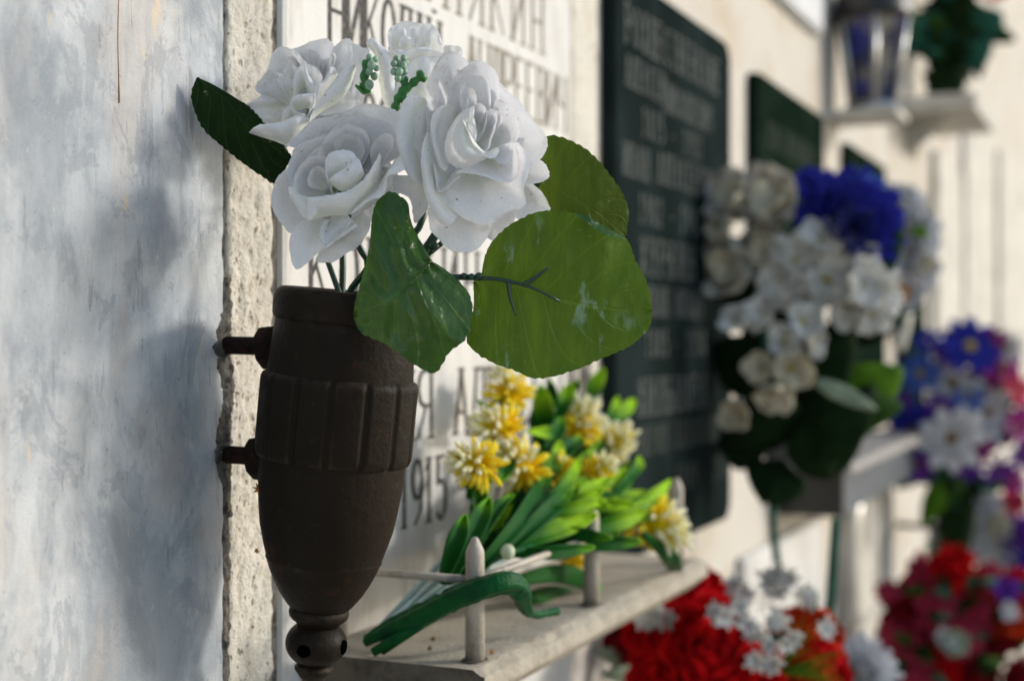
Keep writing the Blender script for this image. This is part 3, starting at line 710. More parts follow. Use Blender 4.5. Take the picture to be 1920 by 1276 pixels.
p3_([(228,498),(246,620),(265,760),(300,860),(340,930)], 5, [(300,560),(310,640),(330,740),(360,800),(420,850)], -12)
p3_([(262,690),(275,780),(292,860),(340,846),(385,805),(430,765)], 9, [(300,720),(315,770),(325,810),(350,810),(380,785),(410,760)], 0, bulge=.5)
p3_([(376,338),(310,345),(260,400),(243,480),(255,570),(290,690),(320,735),(345,728)], 6, [(376,345),(325,385),(298,470),(300,560),(325,640),(340,680),(348,705)], 3, bulge=2.5)
p3_([(375,342),(325,385),(298,470),(300,560),(325,640),(345,700)], 3, [(420,380),(390,440),(370,500),(360,560),(360,620),(380,680)], -14)
p3_([(450,360),(470,300),(470,245),(500,240),(520,280),(520,345)], 6, (490,460,-4), bulge=2, spread=.5)
p3_([(640,372),(676,400),(674,448),(640,490),(610,540)], 4, (590,500,-6))
p3_([(560,400),(600,366),(640,376),(646,420),(635,480),(612,545),(600,600),(568,626)], 9, (540,540,-4))
p3_([(500,400),(506,348),(540,333),(576,358),(583,420),(570,490),(540,545),(512,572)], 11, (530,470,-6))
p3_([(505,345),(425,388),(362,470),(330,570),(345,660),(400,716),(470,715),(540,682),(592,652)], 6, [(510,350),(505,400),(490,440),(478,480),(490,530),(515,575),(545,610),(570,632),(594,654)], 13, bulge=7, nu=36)
p3_([(505,345),(500,390),(515,450),(523,510),(512,570)], 15, [(498,350),(470,380),(450,420),(470,510),(508,580)], 13, bulge=1)
p3_([(440,428),(468,505),(510,588),(555,636),(596,660),(640,648),(658,612)], 17, [(446,430),(480,500),(520,568),(565,615),(600,614),(625,600),(648,592)], 14, bulge=1)

p3_([(420,330),(430,230),(480,170),(560,170),(600,240),(610,340)], 0, (510,540,-18), ruf=.5)
p3_([(640,300),(720,340),(770,430),(780,520),(730,600)], 1, (560,580,-16), ruf=.6)
p3_([(600,640),(650,680),(700,690),(740,640),(740,560)], 8, (580,600,-4), ruf=.4)
p3_([(290,300),(300,200),(350,130),(420,130)], -5, (460,500,-24), ruf=.5)
# rose upper left, turned to the left
r1 = rose(590, 215, .735, 30); tag(r1, 'white rose with browned petal edges, leftmost of the four')
c1 = crop(430, 60, 5.317, .700)
def p1_(*a, **k): return petal(r1, c1, *a, **k)
backing(r1, 592, 190, .705, 104, 9, 15, -19); backing(r1, 590, 180, .705, 84, 8, 40, -12)
p1_([(300,560),(380,330),(430,210),(520,145),(640,160),(800,90),(950,65),(1042,130),(1060,260)], -12, (750,650,-30), curl=1)
p1_([(1030,150),(1130,65),(1200,60),(1222,90),(1320,140),(1392,190),(1345,480),(1285,640),(1245,720)], -6, (900,720,-26), curl=2)
p1_([(1218,90),(1222,160),(1228,240),(1226,330)], -3, [(1206,100),(1208,160),(1214,240),(1214,330)], -4)
p1_([(255,545),(300,480),(400,378),(480,420),(600,470)], -4, (620,650,-16))
p1_([(330,628),(200,710),(68,785),(95,900),(150,970),(192,1008)], 1, (600,740,-10), bulge=2, vp=1.2, spread=.3)
p1_([(325,640),(250,560),(340,520),(420,600),(520,690)], -1, (610,720,-10))
p1_([(365,590),(420,500),(470,450),(500,560)], 1, (590,690,-6), bulge=1, spread=.4)
p1_([(480,500),(490,410),(560,440),(640,482)], 4, (630,670,-3), bulge=1.5, spread=.4)
p1_([(520,420),(560,330),(608,270),(650,320),(682,362)], 2, (640,520,-6), bulge=2, spread=.5)
p1_([(590,200),(640,176),(690,220),(740,275),(775,305)], 3, [(605,210),(640,240),(680,290),(710,330),(735,345)], -1, bulge=1)
p1_([(745,312),(850,342),(930,440),(890,560),(860,640)], 5, (770,560,-3), bulge=2, spread=.45)
p1_([(635,640),(640,480),(662,390),(742,312),(800,440),(862,560),(850,620)], 8, (745,640,0), bulge=4, spread=.6, vp=1)
p1_([(832,720),(870,580),(950,460),(1030,345),(1078,415)], 8, [(850,780),(900,690),(980,570),(1040,490),(1092,412)], 4, bulge=1.5)
p1_([(1000,380),(1000,260),(1025,205),(1060,225),(1060,280),(1035,350)], 6, [(1012,380),(1015,290),(1030,240),(1045,240),(1048,280),(1030,350)], 3, bulge=.5)
p1_([(605,720),(630,650),(720,625),(860,610),(845,740),(800,795)], 9, (735,800,1), bulge=4, spread=.6, vp=1)
p1_([(325,892),(400,830),(500,770),(600,738),(650,790)], 8, (540,905,0), bulge=2, spread=.5)
p1_([(520,880),(540,800),(600,745),(680,790),(760,820)], 10, (640,890,3), bulge=2, spread=.5)
p1_([(195,1002),(290,925),(450,910),(600,862),(690,830),(795,862)], 14, [(205,1012),(300,1042),(450,1088),(580,1128),(690,1060),(800,900)], 5, bulge=5)
p1_([(200,1018),(300,1110),(420,1170),(550,1198),(580,1140)], -1, [(210,1000),(300,1030),(450,1060),(560,1100),(600,1100)], 2)
p1_([(1180,560),(1262,700),(1200,760),(1080,810),(900,840)], 2, (1000,720,-5), bulge=2, spread=.4)
p1_([(800,890),(840,770),(960,600),(1100,420),(1190,332),(1252,320)], 13, [(806,895),(920,800),(1100,690),(1190,580),(1240,450),(1268,350)], 8, bulge=3)

# half-hidden rose at the top
r4 = rose(785, 150, .748, 32); tag(r4, 'white rose bud at the back, topmost of the four')
c4 = crop(670, 30, 6.715, .718)
def p4_(*a, **k): return petal(r4, c4, *a, **k)
backing(r4, 780, 150, .722, 74, 8, 0, -14, .9)
p4_([(395,420),(388,190),(490,112),(620,70),(800,85),(940,105),(1020,200),(1060,330),(1088,440)], -3, (740,640,-14), bulge=2, spread=.5)
p4_([(650,270),(680,155),(760,138),(900,128),(850,270)], 2, (760,420,-2), bulge=1.5, spread=.5)
p4_([(395,260),(390,185),(470,135),(550,125),(605,175),(625,270)], 5, (540,430,2), bulge=2, spread=.6)
p4_([(520,400),(540,300),(620,255),(700,290),(740,400)], 7, (620,440,4), bulge=1.5, spread=.6)
p4_([(830,310),(880,180),(940,108),(1000,180),(1060,325),(1086,440)], 6, (930,450,2), bulge=2, spread=.6)
p4_([(740,400),(760,300),(820,250),(880,330),(920,430)], 7, (830,450,3), bulge=1.5, spread=.6)
p4_([(380,392),(520,420),(720,405),(880,393),(960,440),(1070,470)], 11, [(400,480),(560,640),(650,650),(800,560),(900,540),(1050,560)], 5, bulge=3)
p4_([(460,940),(560,705),(650,592),(760,520),(900,505),(1040,510)], 12, [(470,1200),(560,1260),(700,1200),(800,1150),(900,1050),(1040,800)], 3, bulge=4)
p4_([(112,330),(170,275),(230,300),(330,380),(400,480),(460,700),(475,1000),(480,1180)], 9, [(130,400),(200,460),(250,560),(275,700),(285,850),(300,980),(330,1080),(400,1200)], 4, bulge=4)
p4_([(1040,430),(1100,380),(1200,365),(1310,400),(1330,480)], -10, (1100,700,-20))

# sprigs of green berries
for cx, cy, stems, berries, lb in (
    (525, 640, [[(575,770),(595,860),(600,960),(590,1100)], [(600,920),(660,880),(740,810),(845,730)], [(590,920),(540,990),(500,1080),(470,1190)]],
     [(490,535,40),(585,530,42),(460,600,42),(520,605,46),(580,615,44),(610,590,36),(460,700,44),(530,700,48),(595,700,42),(510,785,44),(560,770,38)], 'green sprig with a club of pale berries between the roses'),
    (180, 700, [[(120,560),(105,680),(90,800),(130,980)], [(120,840),(60,900),(20,940)]],
     [(150,520,42),(225,545,38),(180,620,55),(240,660,36),(150,700,46),(215,760,48),(150,865,58)], 'green sprig with loose berries beside the left rose')):
    cs = crop(670, 30, 6.715, .695)
    spg = MB()
    for k, s_ in enumerate(stems):
        n_ = 14; spg.tube(spline([cs((a, b, 6)) for a, b in s_], n_), [.0020 + .0004 * math.sin(i * 1.3) + (.0010 if (k == 1 and i > n_ - 5) else 0) for i in range(n_)], 10)
    so_ = spg.build('sprig', M['sprig_green'], bq); tag(so_, lb)
    for i, (a, b, r_) in enumerate(berries):
        bb = MB().ball(cs((a, b, 8 + (i * 37 % 5))), r_ / 6.715 / F * .70, 10, (1, 1, 1.1)); bb.build('berry', M['berry_green'], so_)

# leaves
def leaf(name, cf, up, mid, lo, mat, parent, nu=70, nv=22, scal=24, samp=.0007, wave=.0012, wf=55, label=None, ridge=.00025, rn=6):
    A, C, B = (spline([cf(p) for p in q], nu + 1) for q in (up, mid, lo))
    def Q(u, v):
        i = round(u * nu); a, c, b = A[i], C[i], B[i]
        w_ = v * 2 - 1
        q = a * (w_ * (w_ - 1) / 2) + c * (1 - w_ * w_) + b * (w_ * (w_ + 1) / 2)
        if v in (0, 1): q = q + (q - c).normalized() * samp * (abs(math.sin(u * math.pi * scal)) - .5 + .5 * noise.noise(Vector((u * 40, v, 3))))
        q = q + TC * (noise.noise(q * wf) * wave + noise.noise(q * wf * 3.1) * wave * .3 + ridge * math.sin(2 * math.pi * (rn * u - 1.1 * abs(w_))) * min(1, abs(w_) * 4) * (1 - w_ * w_ * .8))
        return q
    o = MB().grid(lambda u, v: Q(v, u), nv, nu).build(name, M[mat], parent)
    if label: tag(o, label)
    return o
cl = crop(640, 350, 3.2, .652)
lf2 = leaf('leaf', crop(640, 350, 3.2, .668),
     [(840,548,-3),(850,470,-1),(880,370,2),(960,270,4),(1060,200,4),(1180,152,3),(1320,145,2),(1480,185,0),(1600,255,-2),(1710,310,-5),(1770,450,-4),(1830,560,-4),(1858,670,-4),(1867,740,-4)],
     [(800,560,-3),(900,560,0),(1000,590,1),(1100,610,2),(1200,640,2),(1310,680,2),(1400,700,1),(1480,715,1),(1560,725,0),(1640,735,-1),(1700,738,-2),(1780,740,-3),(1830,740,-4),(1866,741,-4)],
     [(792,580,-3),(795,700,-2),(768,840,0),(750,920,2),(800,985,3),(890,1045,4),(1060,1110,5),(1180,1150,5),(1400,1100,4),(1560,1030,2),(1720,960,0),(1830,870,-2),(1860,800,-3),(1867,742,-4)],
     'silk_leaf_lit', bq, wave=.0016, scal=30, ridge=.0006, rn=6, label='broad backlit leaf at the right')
for pts in ([(690,545,3),(800,548,4),(900,550,5),(1000,565,5),(1100,590,5),(1200,630,5),(1312,688,4)], [(1095,590,5),(1170,540,5),(1245,482,5)], [(1000,570,5),(1015,670,5),(1048,772,5)]):
    cc = crop(640, 350, 3.2, .668); n_ = 14
    MB().tube(spline([cc(p) for p in pts], n_), [.0012 * (1 - .6 * i / n_) for i in range(n_)], 8).build('vein', M['vein_plastic'], lf2)
MB().grid(lambda u, v: spline([crop(640,350,3.2,.667)(p) for p in ((1400,160,3),(1480,180,3.5),(1600,250,2.5),(1710,312,0))], 21)[round(v*20)].lerp(
     spline([crop(640,350,3.2,.667)(p) for p in ((1402,165,4),(1470,215,5),(1580,285,4.5),(1708,316,1))], 21)[round(v*20)], u), 4, 20).build('folded_edge', M['silk_leaf_glossy'], lf2)
leaf('leaf', cl,
     [(538,438,-1),(440,260,-6),(412,180,-9),(400,100,-11),(350,55,-11),(290,30,-10),(215,90,-6),(185,180,-3),(170,350,-1),(130,520,0),(85,680,0),(70,770,0)],
     [(536,442,0),(505,480,1),(470,520,3),(430,560,5),(390,600,6),(340,640,6),(290,670,6),(240,700,5),(190,725,4),(140,745,2),(100,760,1),(70,771,0)],
     [(540,446,-1),(600,480,-2),(690,550,-3),(765,640,-3),(788,740,-2),(770,840,0),(740,920,2),(650,990,3),(560,1115,2),(430,1060,4),(270,945,4),(120,875,2),(70,773,0)],
     'silk_leaf_glossy', bq, wave=.0020, wf=60, scal=26, ridge=.0011, rn=5, label='glossy crumpled leaf hanging in front of the vase mouth')
MB().tube(spline([cl(p) for p in ((540,440,3),(470,520,5.5),(390,600,7.5),(345,640,8))], 12), [.0007 - .00004 * i for i in range(12)], 8).build('vein', M['silk_leaf_glossy'], bq)
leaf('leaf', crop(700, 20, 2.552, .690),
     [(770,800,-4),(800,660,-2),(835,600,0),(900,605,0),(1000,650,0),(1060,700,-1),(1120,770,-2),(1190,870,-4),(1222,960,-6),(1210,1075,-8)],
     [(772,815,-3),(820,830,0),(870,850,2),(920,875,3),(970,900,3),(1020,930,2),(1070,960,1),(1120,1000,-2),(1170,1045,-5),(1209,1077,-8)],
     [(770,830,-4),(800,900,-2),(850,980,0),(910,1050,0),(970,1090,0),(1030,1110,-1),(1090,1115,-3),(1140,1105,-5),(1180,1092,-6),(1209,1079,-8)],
     'silk_leaf_shade', bq, wave=.0018, scal=20, label='green leaf, shade painted in, half hidden behind the largest rose')
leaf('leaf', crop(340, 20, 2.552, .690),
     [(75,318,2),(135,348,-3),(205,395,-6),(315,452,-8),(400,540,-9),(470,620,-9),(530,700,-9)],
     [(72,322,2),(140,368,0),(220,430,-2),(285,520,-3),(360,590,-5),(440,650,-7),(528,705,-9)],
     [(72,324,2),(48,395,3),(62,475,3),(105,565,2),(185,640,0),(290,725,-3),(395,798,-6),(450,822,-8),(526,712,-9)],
     'silk_leaf_unlit', bq, wave=.0008, scal=22, label='dark serrated leaf reaching toward the blue-grey slab')
# stems
def stem(pts, r=.0017, parent=bq, m='dark_green_stem', name='stem'):
    q = spline([P(*a) for a in pts], 24); return MB().tube(q, r, 10).build(name, M[m], parent)
stem([(625,700,.70),(650,560,.695),(690,500,.69),(672,460,.687),(655,400,.69),(645,355,.697)])
stem([(640,700,.70),(700,570,.69),(770,500,.685),(810,450,.682),(850,380,.69),(880,290,.70)], .0022)
stem([(630,700,.705),(670,560,.71),(740,480,.705),(795,405,.70),(790,300,.73),(785,160,.748)])
stem([(620,700,.705),(640,560,.71),(640,450,.715),(615,330,.725),(592,220,.735)])
stem([(655,600,.69),(720,540,.672),(800,522,.664),(860,519,.664),(900,521,.666)], .0014)
stem([(700,560,.69),(860,430,.685),(960,350,.686),(1010,345,.690)], .0014)
stem([(640,560,.70),(600,450,.71),(570,370,.705),(545,300,.699)], .0014)
stem([(690,560,.685),(760,520,.668),(806,490,.654)], .0014)
for px, py, Z in ((814, 462, .679), (884, 519, .662), (898, 517, .662), (870, 518, .663)):
    MB().ball(P(px, py, Z), .0026 if px < 850 else .0019, 8, (1, 1, .9)).build('stem_node', M['dark_green_stem'], bq)

# ------------------------------------------------------------------ plastic yellow bouquet on the shelf
yb = thing('yellow_flower_bouquet', PW(800, 1150, .05), 'yellow and white plastic flowers with green leaves lying on the stone shelf', 'bouquet')
def yp(px, py): return .032 + .050 * min(1, max(0, (py - 740) / 280))
def Y(px, py, dp=0.0):
    p = yp(px, py) + dp + .034 * min(1, max(0, (px - 1040) / 90)) * min(1, max(0, (py - 820) / 80)); return P(px, py, ZP(px, p))
def Yc(x, y, dp=0.0): return Y(840 + x / 3.0375, 680 + y / 3.0375, dp)
leaves = [((890,45),(800,240),92,0),((1055,215),(885,345),85,0),((965,195),(895,335),66,0),((530,120),(565,340),112,0),((700,130),(640,290),92,0),((580,85),(592,210),62,1),((745,98),(690,160),60,1),
 ((435,390),(570,400),62,0),((630,455),(480,720),92,0),((868,555),(680,730),80,1),((1085,545),(985,700),60,0),((1005,620),(800,770),76,0),((1245,665),(830,870),92,0),((1272,890),(810,915),72,0),
 ((1110,835),(800,930),92,0),((935,665),(560,910),92,0),((695,735),(400,1010),84,1),((835,870),(410,1030),92,0),((555,640),(260,1040),100,1),((375,760),(160,1100),62,1),((235,785),(60,1140),96,1),
 ((100,870),(0,1160),76,1),((1095,1010),(700,985),80,1),((825,1045),(420,1070),62,1),((300,700),(330,560),80,1),((640,330),(560,480),90,1),((280,180),(300,300),70,1),((170,210),(260,300),60,1),((760,440),(640,560),90,1)]
random.seed(5)
for k in range(34):
    tx, ty = random.uniform(150, 1050), random.uniform(430, 980); L_ = random.uniform(220, 330); an_ = math.atan2(1130 - ty, 180 - tx) + random.uniform(-.15, .15)
    leaves.append(((tx, ty), (tx + L_ * math.cos(an_), ty + L_ * math.sin(an_)), random.uniform(60, 90), 1 if random.random() < .55 else 0, -.010))
for k in range(20):
    an_ = R(random.uniform(-8, 70)); L_ = random.uniform(260, 420); bx_, by_ = random.uniform(500, 850), random.uniform(780, 960)
    leaves.append(((bx_ + L_ * math.cos(an_), by_ - L_ * math.sin(an_)), (bx_, by_), random.uniform(52, 74), 0 if k % 3 else 1, random.uniform(-.006, .004)))
for k in range(12):
    tx, ty = random.uniform(330, 900), random.uniform(180, 480); leaves.append(((tx, ty), (tx * .75 + 130, ty + 200), random.uniform(80, 110), 1, -.016))
for i, (tp, bs, wd, dk, *off) in enumerate(leaves):
    random.seed(i + 40); dp = random.uniform(-.004, .006) + (off[0] if off else 0)
    bs = (bs[0] - (tp[0] - bs[0]) * .35, bs[1] - (tp[1] - bs[1]) * .35); a = Yc(*bs, dp - .008); b = Yc(*tp, dp + .004); ax = b - a; ln = ax.length
    W_ = wd / 3.0375 / F * .93 * .60
    toc = (CAM - (a + b) / 2).normalized(); side = ax.cross(toc).normalized(); nrm = side.cross(ax).normalized(); tw = random.uniform(-.5, .5)
    side = (side * math.cos(tw) + nrm * math.sin(tw)).normalized(); nrm = side.cross(ax).normalized(); bend = random.uniform(.04, .12) * ln
    def Q(u, v):
        w_ = W_ * (.34 + .66 * math.sin(math.pi * min(1, v * .70 + .02)) ** 1.1) * max(0, 1 - max(0, (v - .55) / .45) ** 1.9) ** .75
        k = u * 2 - 1
        return a + ax * v + side * (k * w_) + nrm * (bend * math.sin(math.pi * v) + W_ * (.55 * abs(k) ** 1.5) + .0006 * math.sin(9 * v + i))
    o = MB().grid(Q, 6, 16).build('leaf', M['pleaf_dark' if dk else 'pleaf'], yb); s_ = o.modifiers.new('thick', 'SOLIDIFY'); s_.thickness = .0007
def strap(pts, wd, mat):
    q = spline(pts, 20); m_ = MB(); n_ = len(q)
    toc = (CAM - q[10]).normalized()
    def Q(u, v):
        i = round(v * 19); t_ = (q[min(19, i + 1)] - q[max(0, i - 1)]).normalized(); sd_ = t_.cross(toc).normalized()
        w_ = wd * (.35 + .65 * math.sin(math.pi * min(1, .1 + v * .75))) * max(.03, 1 - max(0, (v - .75) / .25) ** 2) ** .5
        k = u * 2 - 1; return q[i] + sd_ * k * w_ + toc * wd * .35 * (1 - k * k)
    o = m_.grid(Q, 6, 19).build('leaf', M[mat], yb); s_ = o.modifiers.new('thick', 'SOLIDIFY'); s_.thickness = .0008
strap([PW(980,1085,.075), PW(1040,1075,.08), PW(1090,1085,.082), PW(1132,1112,.082)], .0065, 'pleaf_dark')
strap([PW(990,1120,.065), PW(1030,1115,.066), PW(1070,1118,.066), PW(1088,1122,.066)], .0065, 'pleaf_dark')
strap([Y(1205,1000), Y(1230,1020), Y(1255,1050), PW(1272,1076,.098)], .0050, 'pleaf_dark')
strap([Y(1242,1010), Y(1258,1030), Y(1268,1055), PW(1274,1078,.100)], .0040, 'pleaf_dark')
# spikes
def floret_mesh(name, m):
    b = MB(); n = 7; prof_ = [(0, .0006), (.25, .0009), (.50, .0015), (.72, .0016), (.92, .0009), (1.0, .0002)]
    v = []; uv = []
    for z, r_ in prof_:
        for k in range(n): an = 2 * math.pi * k / n; v.append((r_ * math.cos(an), r_ * math.sin(an), z * .0135)); uv.append((k / n, z))
    b.add(v, [(i*n+k, i*n+(k+1) % n, (i+1)*n+(k+1) % n, (i+1)*n+k) for i in range(5) for k in range(n)] + [tuple(5*n + k for k in range(n))], uv)
    me = b.mesh(name); me.materials.append(m); return me
FY, FWm = floret_mesh('floret_yellow', M['floret_y']), floret_mesh('floret_white', M['floret_w'])
spikes = [(950,728,46,(-.3,.8),.6),(928,800,48,(-1,.25),.35),(1090,792,46,(.3,.9),.45),(1146,832,46,(.8,.55),.05),(965,866,54,(-.6,.5),.25),(885,866,50,(-.5,.2),.55),(1045,885,36,(.3,.8),1.0),(1238,985,54,(.9,-.45),.40),(1075,1052,24,(.6,-.2),1.0),(1125,880,36,(.6,.5),.6)]
for i, (px, py, rp, (dx, dz), yel) in enumerate(spikes):
    random.seed(i + 90); c = Y(px, py, .004 if py < 1040 else -.022); ax = (RT * dx + UP * dz - FW * .45).normalized(); s_px = (c - CAM).dot(FW) / F
    r_ = rp * 1.12 * s_px; core = MB().ball(c - ax * r_ * .15, r_ * .40, 10, (.85, .85, 1.6), fr(ax)); co_ = core.build('flower_spike', M['floret_y'], yb)
    nfl = 30 if rp > 40 else 18
    for k in range(nfl):
        t_ = (k + .5) / nfl; an = k * 2.39996; tilt = R(8 + 92 * (1 - t_) ** .8)
        fm = fr(ax); dv = fm @ Vector((math.sin(tilt) * math.cos(an), math.sin(tilt) * math.sin(an), math.cos(tilt)))
        dv = (dv + Vector([random.uniform(-.14, .14) for _ in range(3)])).normalized()
        org = c + ax * (r_ * (t_ - .75) * .75) + dv * r_ * .12
        white = t_ > yel + random.uniform(-.12, .12); k_ = r_ / .0150 * random.uniform(.85, 1.1)
        link(bpy.data.objects.new('floret', FWm if white else FY), co_, Matrix.Translation(org) @ fr(dv).to_4x4() @ Matrix.Scale(k_, 4))
    for wm, me_ in ((0, FY), (1, FWm)):                      # the small florets packed between the countable ones
        fill = MB()
        for k in range(60):
            t_ = (k + .5) / 60; an = k * 2.39996 + 1; tilt = R(8 + 100 * (1 - t_) ** .8)
            if (t_ > yel + random.uniform(-.2, .2)) != bool(wm): continue
            dv = fr(ax) @ Vector((math.sin(tilt) * math.cos(an), math.sin(tilt) * math.sin(an), math.cos(tilt)))
            dv = (dv + Vector([random.uniform(-.2, .2) for _ in range(3)])).normalized()
            mm = Matrix.Translation(c + ax * (r_ * (t_ - .75) * .75) + dv * r_ * .10) @ fr(dv).to_4x4() @ Matrix.Scale(r_ / .0150 * random.uniform(.7, .95), 4)
            n0 = len(fill.v); fill.v += [mm @ v_.co for v_ in me_.vertices]; fill.f += [tuple(n0 + j for j in p_.vertices) for p_ in me_.polygons]
            uvm = [None] * len(me_.vertices)
            for lp in me_.loops: uvm[lp.vertex_index] = tuple(me_.uv_layers[0].data[lp.index].uv)
            fill.uv += uvm
        if fill.v: tag(fill.build('small_florets', M['floret_w' if wm else 'floret_y'], co_), kind='stuff')
MB().ball(Yc(340, 1075, .012), .0042, 12, (1, 1, 1.1)).build('bud', M['bud_cream'], yb)
MB().tube(spline([Yc(350, 1080, .010), Yc(420, 1060, .006), Yc(520, 1020, 0)], 10), .0018, 8).build('bud_stem', M['wrap'], yb)
# stems and the taped bundle
for k, pts in enumerate(([(700,1190,.033),(770,1130,.040),(850,1062,.050),(905,1020,.058)], [(708,1194,.036),(790,1128,.046),(872,1060,.058),(940,1010,.068)], [(720,1196,.042),(800,1142,.052),(880,1085,.064),(960,1040,.074)], [(715,1210,.045),(800,1168,.056),(880,1120,.068),(960,1075,.078)], [(704,1186,.030),(765,1120,.036),(830,1050,.044),(870,1000,.05)], [(712,1200,.040),(795,1136,.050),(875,1074,.060),(930,1030,.068)])):
    MB().tube(spline([PW(*a) for a in pts], 16), .0019, 10).build('stem', M['wrap' if k == 3 else 'pale_wire_stem'], yb)
wp = spline([P(688,1200,.784), P(760,1165,.772), P(840,1128,.760), P(895,1106,.7535), P(935,1091,.7555), P(958,1090,.762), P(975,1108,.772), P(986,1140,.788), P(1005,1150,.805), P(1045,1148,.83)], 60)
rad_ = []
for i in range(60):
    t_ = i / 59; base = .0030 + .0030 * min(1, t_ * 5) if t_ < .62 else max(.0022, .0060 - (t_ - .62) * .020)
    rad_.append(base * (1 - .12 * max(0, 1 - abs(((t_ * 8.2) % 1) - .5) / .07)))
tb = MB().tube(wp, rad_, 30)
for i in range(60):
    for k in range(30):
        j = i * 30 + k; an = 2 * math.pi * k / 30; t_ = i / 59; saw = (t_ * 9 + .1 * math.sin(an)) % 1
        tb.v[j] = wp[i] + (tb.v[j] - wp[i]) * (1 + .13 * math.sin(5 * an + 6 * t_) * (1 - .4 * t_) + .10 * (saw - .5) + .06 * noise.noise(tb.v[j] * 400)) + UP * (.0006 * math.sin(t_ * 21))
tb.build('taped_bundle', M['wrap'], yb)
for a, b in (((686,1203,.783),(740,1180,.774)), ((700,1222,.772),(770,1178,.768)), ((716,1219,.774),(790,1170,.766))):
    MB().tube([P(*a), (P(*a) + P(*b)) / 2, P(*b)], .0026, 10).build('stem_end', M['wrap'], yb)

# ------------------------------------------------------------------ blurred bouquets along the wall
def petal_quad(b, c, d, up, ln, wd, cup=.2, nv=5, tip=.6, wav=0.0, seed=0):
    d = d.normalized(); sd_ = d.cross(up).normalized(); n_ = sd_.cross(d).normalized()
    def Q(u, v):
        k = u * 2 - 1; w_ = wd * math.sin(math.pi * (.12 + .80 * v)) ** .7 * (1 if v < 1 else tip)
        return c + d * ln * v + sd_ * k * w_ + n_ * (cup * ln * v * v + .35 * wd * k * k + wav * noise.noise(Vector((k * 2 + seed, v * 3, seed))))
    b.grid(Q, 4, nv)
def dirs(ax, tilt, an):
    m = fr(ax); return m @ Vector((math.sin(tilt) * math.cos(an), math.sin(tilt) * math.sin(an), math.cos(tilt)))
def fdir(dx, dz, f=1.0): return (RT * dx + UP * dz - FW * f).normalized()
def solid(o, t_=.0006):
    s_ = o.modifiers.new('thick', 'SOLIDIFY'); s_.thickness = t_; return o
def daisy(parent, px, py, Z, rp, ax, m, mc, n=9, droop=.15, wk=.46):
    c = P(px, py, Z); r_ = rp * Z / F
    ce = MB().ball(c + ax * r_ * .06, r_ * .20, 10, (1, 1, .6), fr(ax)).build('flower', M[mc], parent)
    b = MB(); petal_quad(b, Vector((r_ * .08, 0, 0)), Vector((1, 0, .18)), Vector((0, 0, 1)), r_ * .95, r_ * wk * .5, -droop); me = b.mesh('petal'); me.materials.append(M[m])
    for k in range(n):
        mm = Matrix.Translation(c) @ fr(ax).to_4x4() @ Matrix.Rotation(2 * math.pi * k / n + random.uniform(-.12, .12), 4, 'Z') @ Matrix.Rotation(random.uniform(-.25, .2), 4, 'Y')
        solid(link(bpy.data.objects.new('petal', me), ce, mm))
    return ce
def mum(parent, px, py, Z, rp, ax, m, layers=5, n=15, m2=None, name='flower', wav=0.0, wk=.22, lo=88, hi=12):
    c = P(px, py, Z); r_ = rp * Z / F; b = MB()
    for L_ in range(layers):
        t_ = L_ / max(1, layers - 1); tl = R(lo + (hi - lo) * t_)
        for k in range(n - L_):
            d = dirs(ax, tl + random.uniform(-.12, .12), 2 * math.pi * (k + .5 * L_) / (n - L_) + random.uniform(-.1, .1))
            petal_quad(b, c + d * r_ * .08 - ax * r_ * .1 * (1 - t_), d, ax, r_ * (1 - .38 * t_) * random.uniform(.88, 1.06), r_ * wk, .18, 5, .6, wav * r_, random.uniform(0, 50))
    o = solid(b.build(name, M[m], parent))
    if m2: MB().ball(c + ax * r_ * .12, r_ * .16, 8, (1, 1, .7), fr(ax)).build('flower_centre', M[m2], o)
    return o
def bloom(parent, px, py, Z, rp, ax, m, mc=None, n=5, wk=.44, cup=.3):
    c = P(px, py, Z); r_ = rp * Z / F; b = MB()
    for k in range(n):
        d = dirs(ax, R(68) + random.uniform(-.15, .15), 2 * math.pi * k / n + random.uniform(-.15, .15))
        petal_quad(b, c, d, ax, r_ * random.uniform(.85, 1.1), r_ * wk, cup * random.uniform(0, 1.2), 6, .8, .40 * r_, random.uniform(0, 50))
    o = solid(b.build('flower', M[m], parent))
    if mc: MB().ball(c + ax * r_ * .1, r_ * .14, 8, (1, 1, .8), fr(ax)).build('flower_centre', M[mc], o)
    return o
def bigleaf(parent, a, b, wd, m, cup=.12, up=None):
    A, B = P(*a), P(*b); d = B - A; W_ = wd * a[2] / F; sd_ = d.cross((CAM - A).normalized()).normalized(); n_ = sd_.cross(d).normalized()
    def Q(u, v):
        k = u * 2 - 1; w_ = W_ * math.sin(math.pi * (.04 + .94 * v) ** .8) ** .75
        return A + d * v + sd_ * k * w_ + n_ * (d.length * cup * math.sin(math.pi * v) - W_ * .25 * abs(k))
    return solid(MB().grid(Q, 8, 14).build('leaf', M[m], parent))
def stemp(parent, pts, r_, m='leaf_blue_green'): return MB().tube(spline([P(*a) for a in pts], 20), r_, 8).build('stem', M[m], parent)
def wall_vase(px, py, Z, h, r_, label, m='grey_granite'):
    c = P(px, py, Z); e = thing('wall_vase', c - UP * h, label, 'vase')
    MB().lathe([(-h, r_ * .35), (-h * .9, r_ * .5), (-h * .4, r_ * .85), (-.004, r_), (0, r_ * 1.1), (0, r_ * .9), (-h * .5, r_ * .6), (-h * .8, .003)], 32).xf(Matrix.Translation(c)).build('cup', M[m], e)
    MB().tube([(c.x, c.y, c.z - h * .3), (c.x, c.y / 2, c.z - h * .3), (c.x, .01, c.z - h * .3)], .005, 10).build('bracket', M['rust'], e)

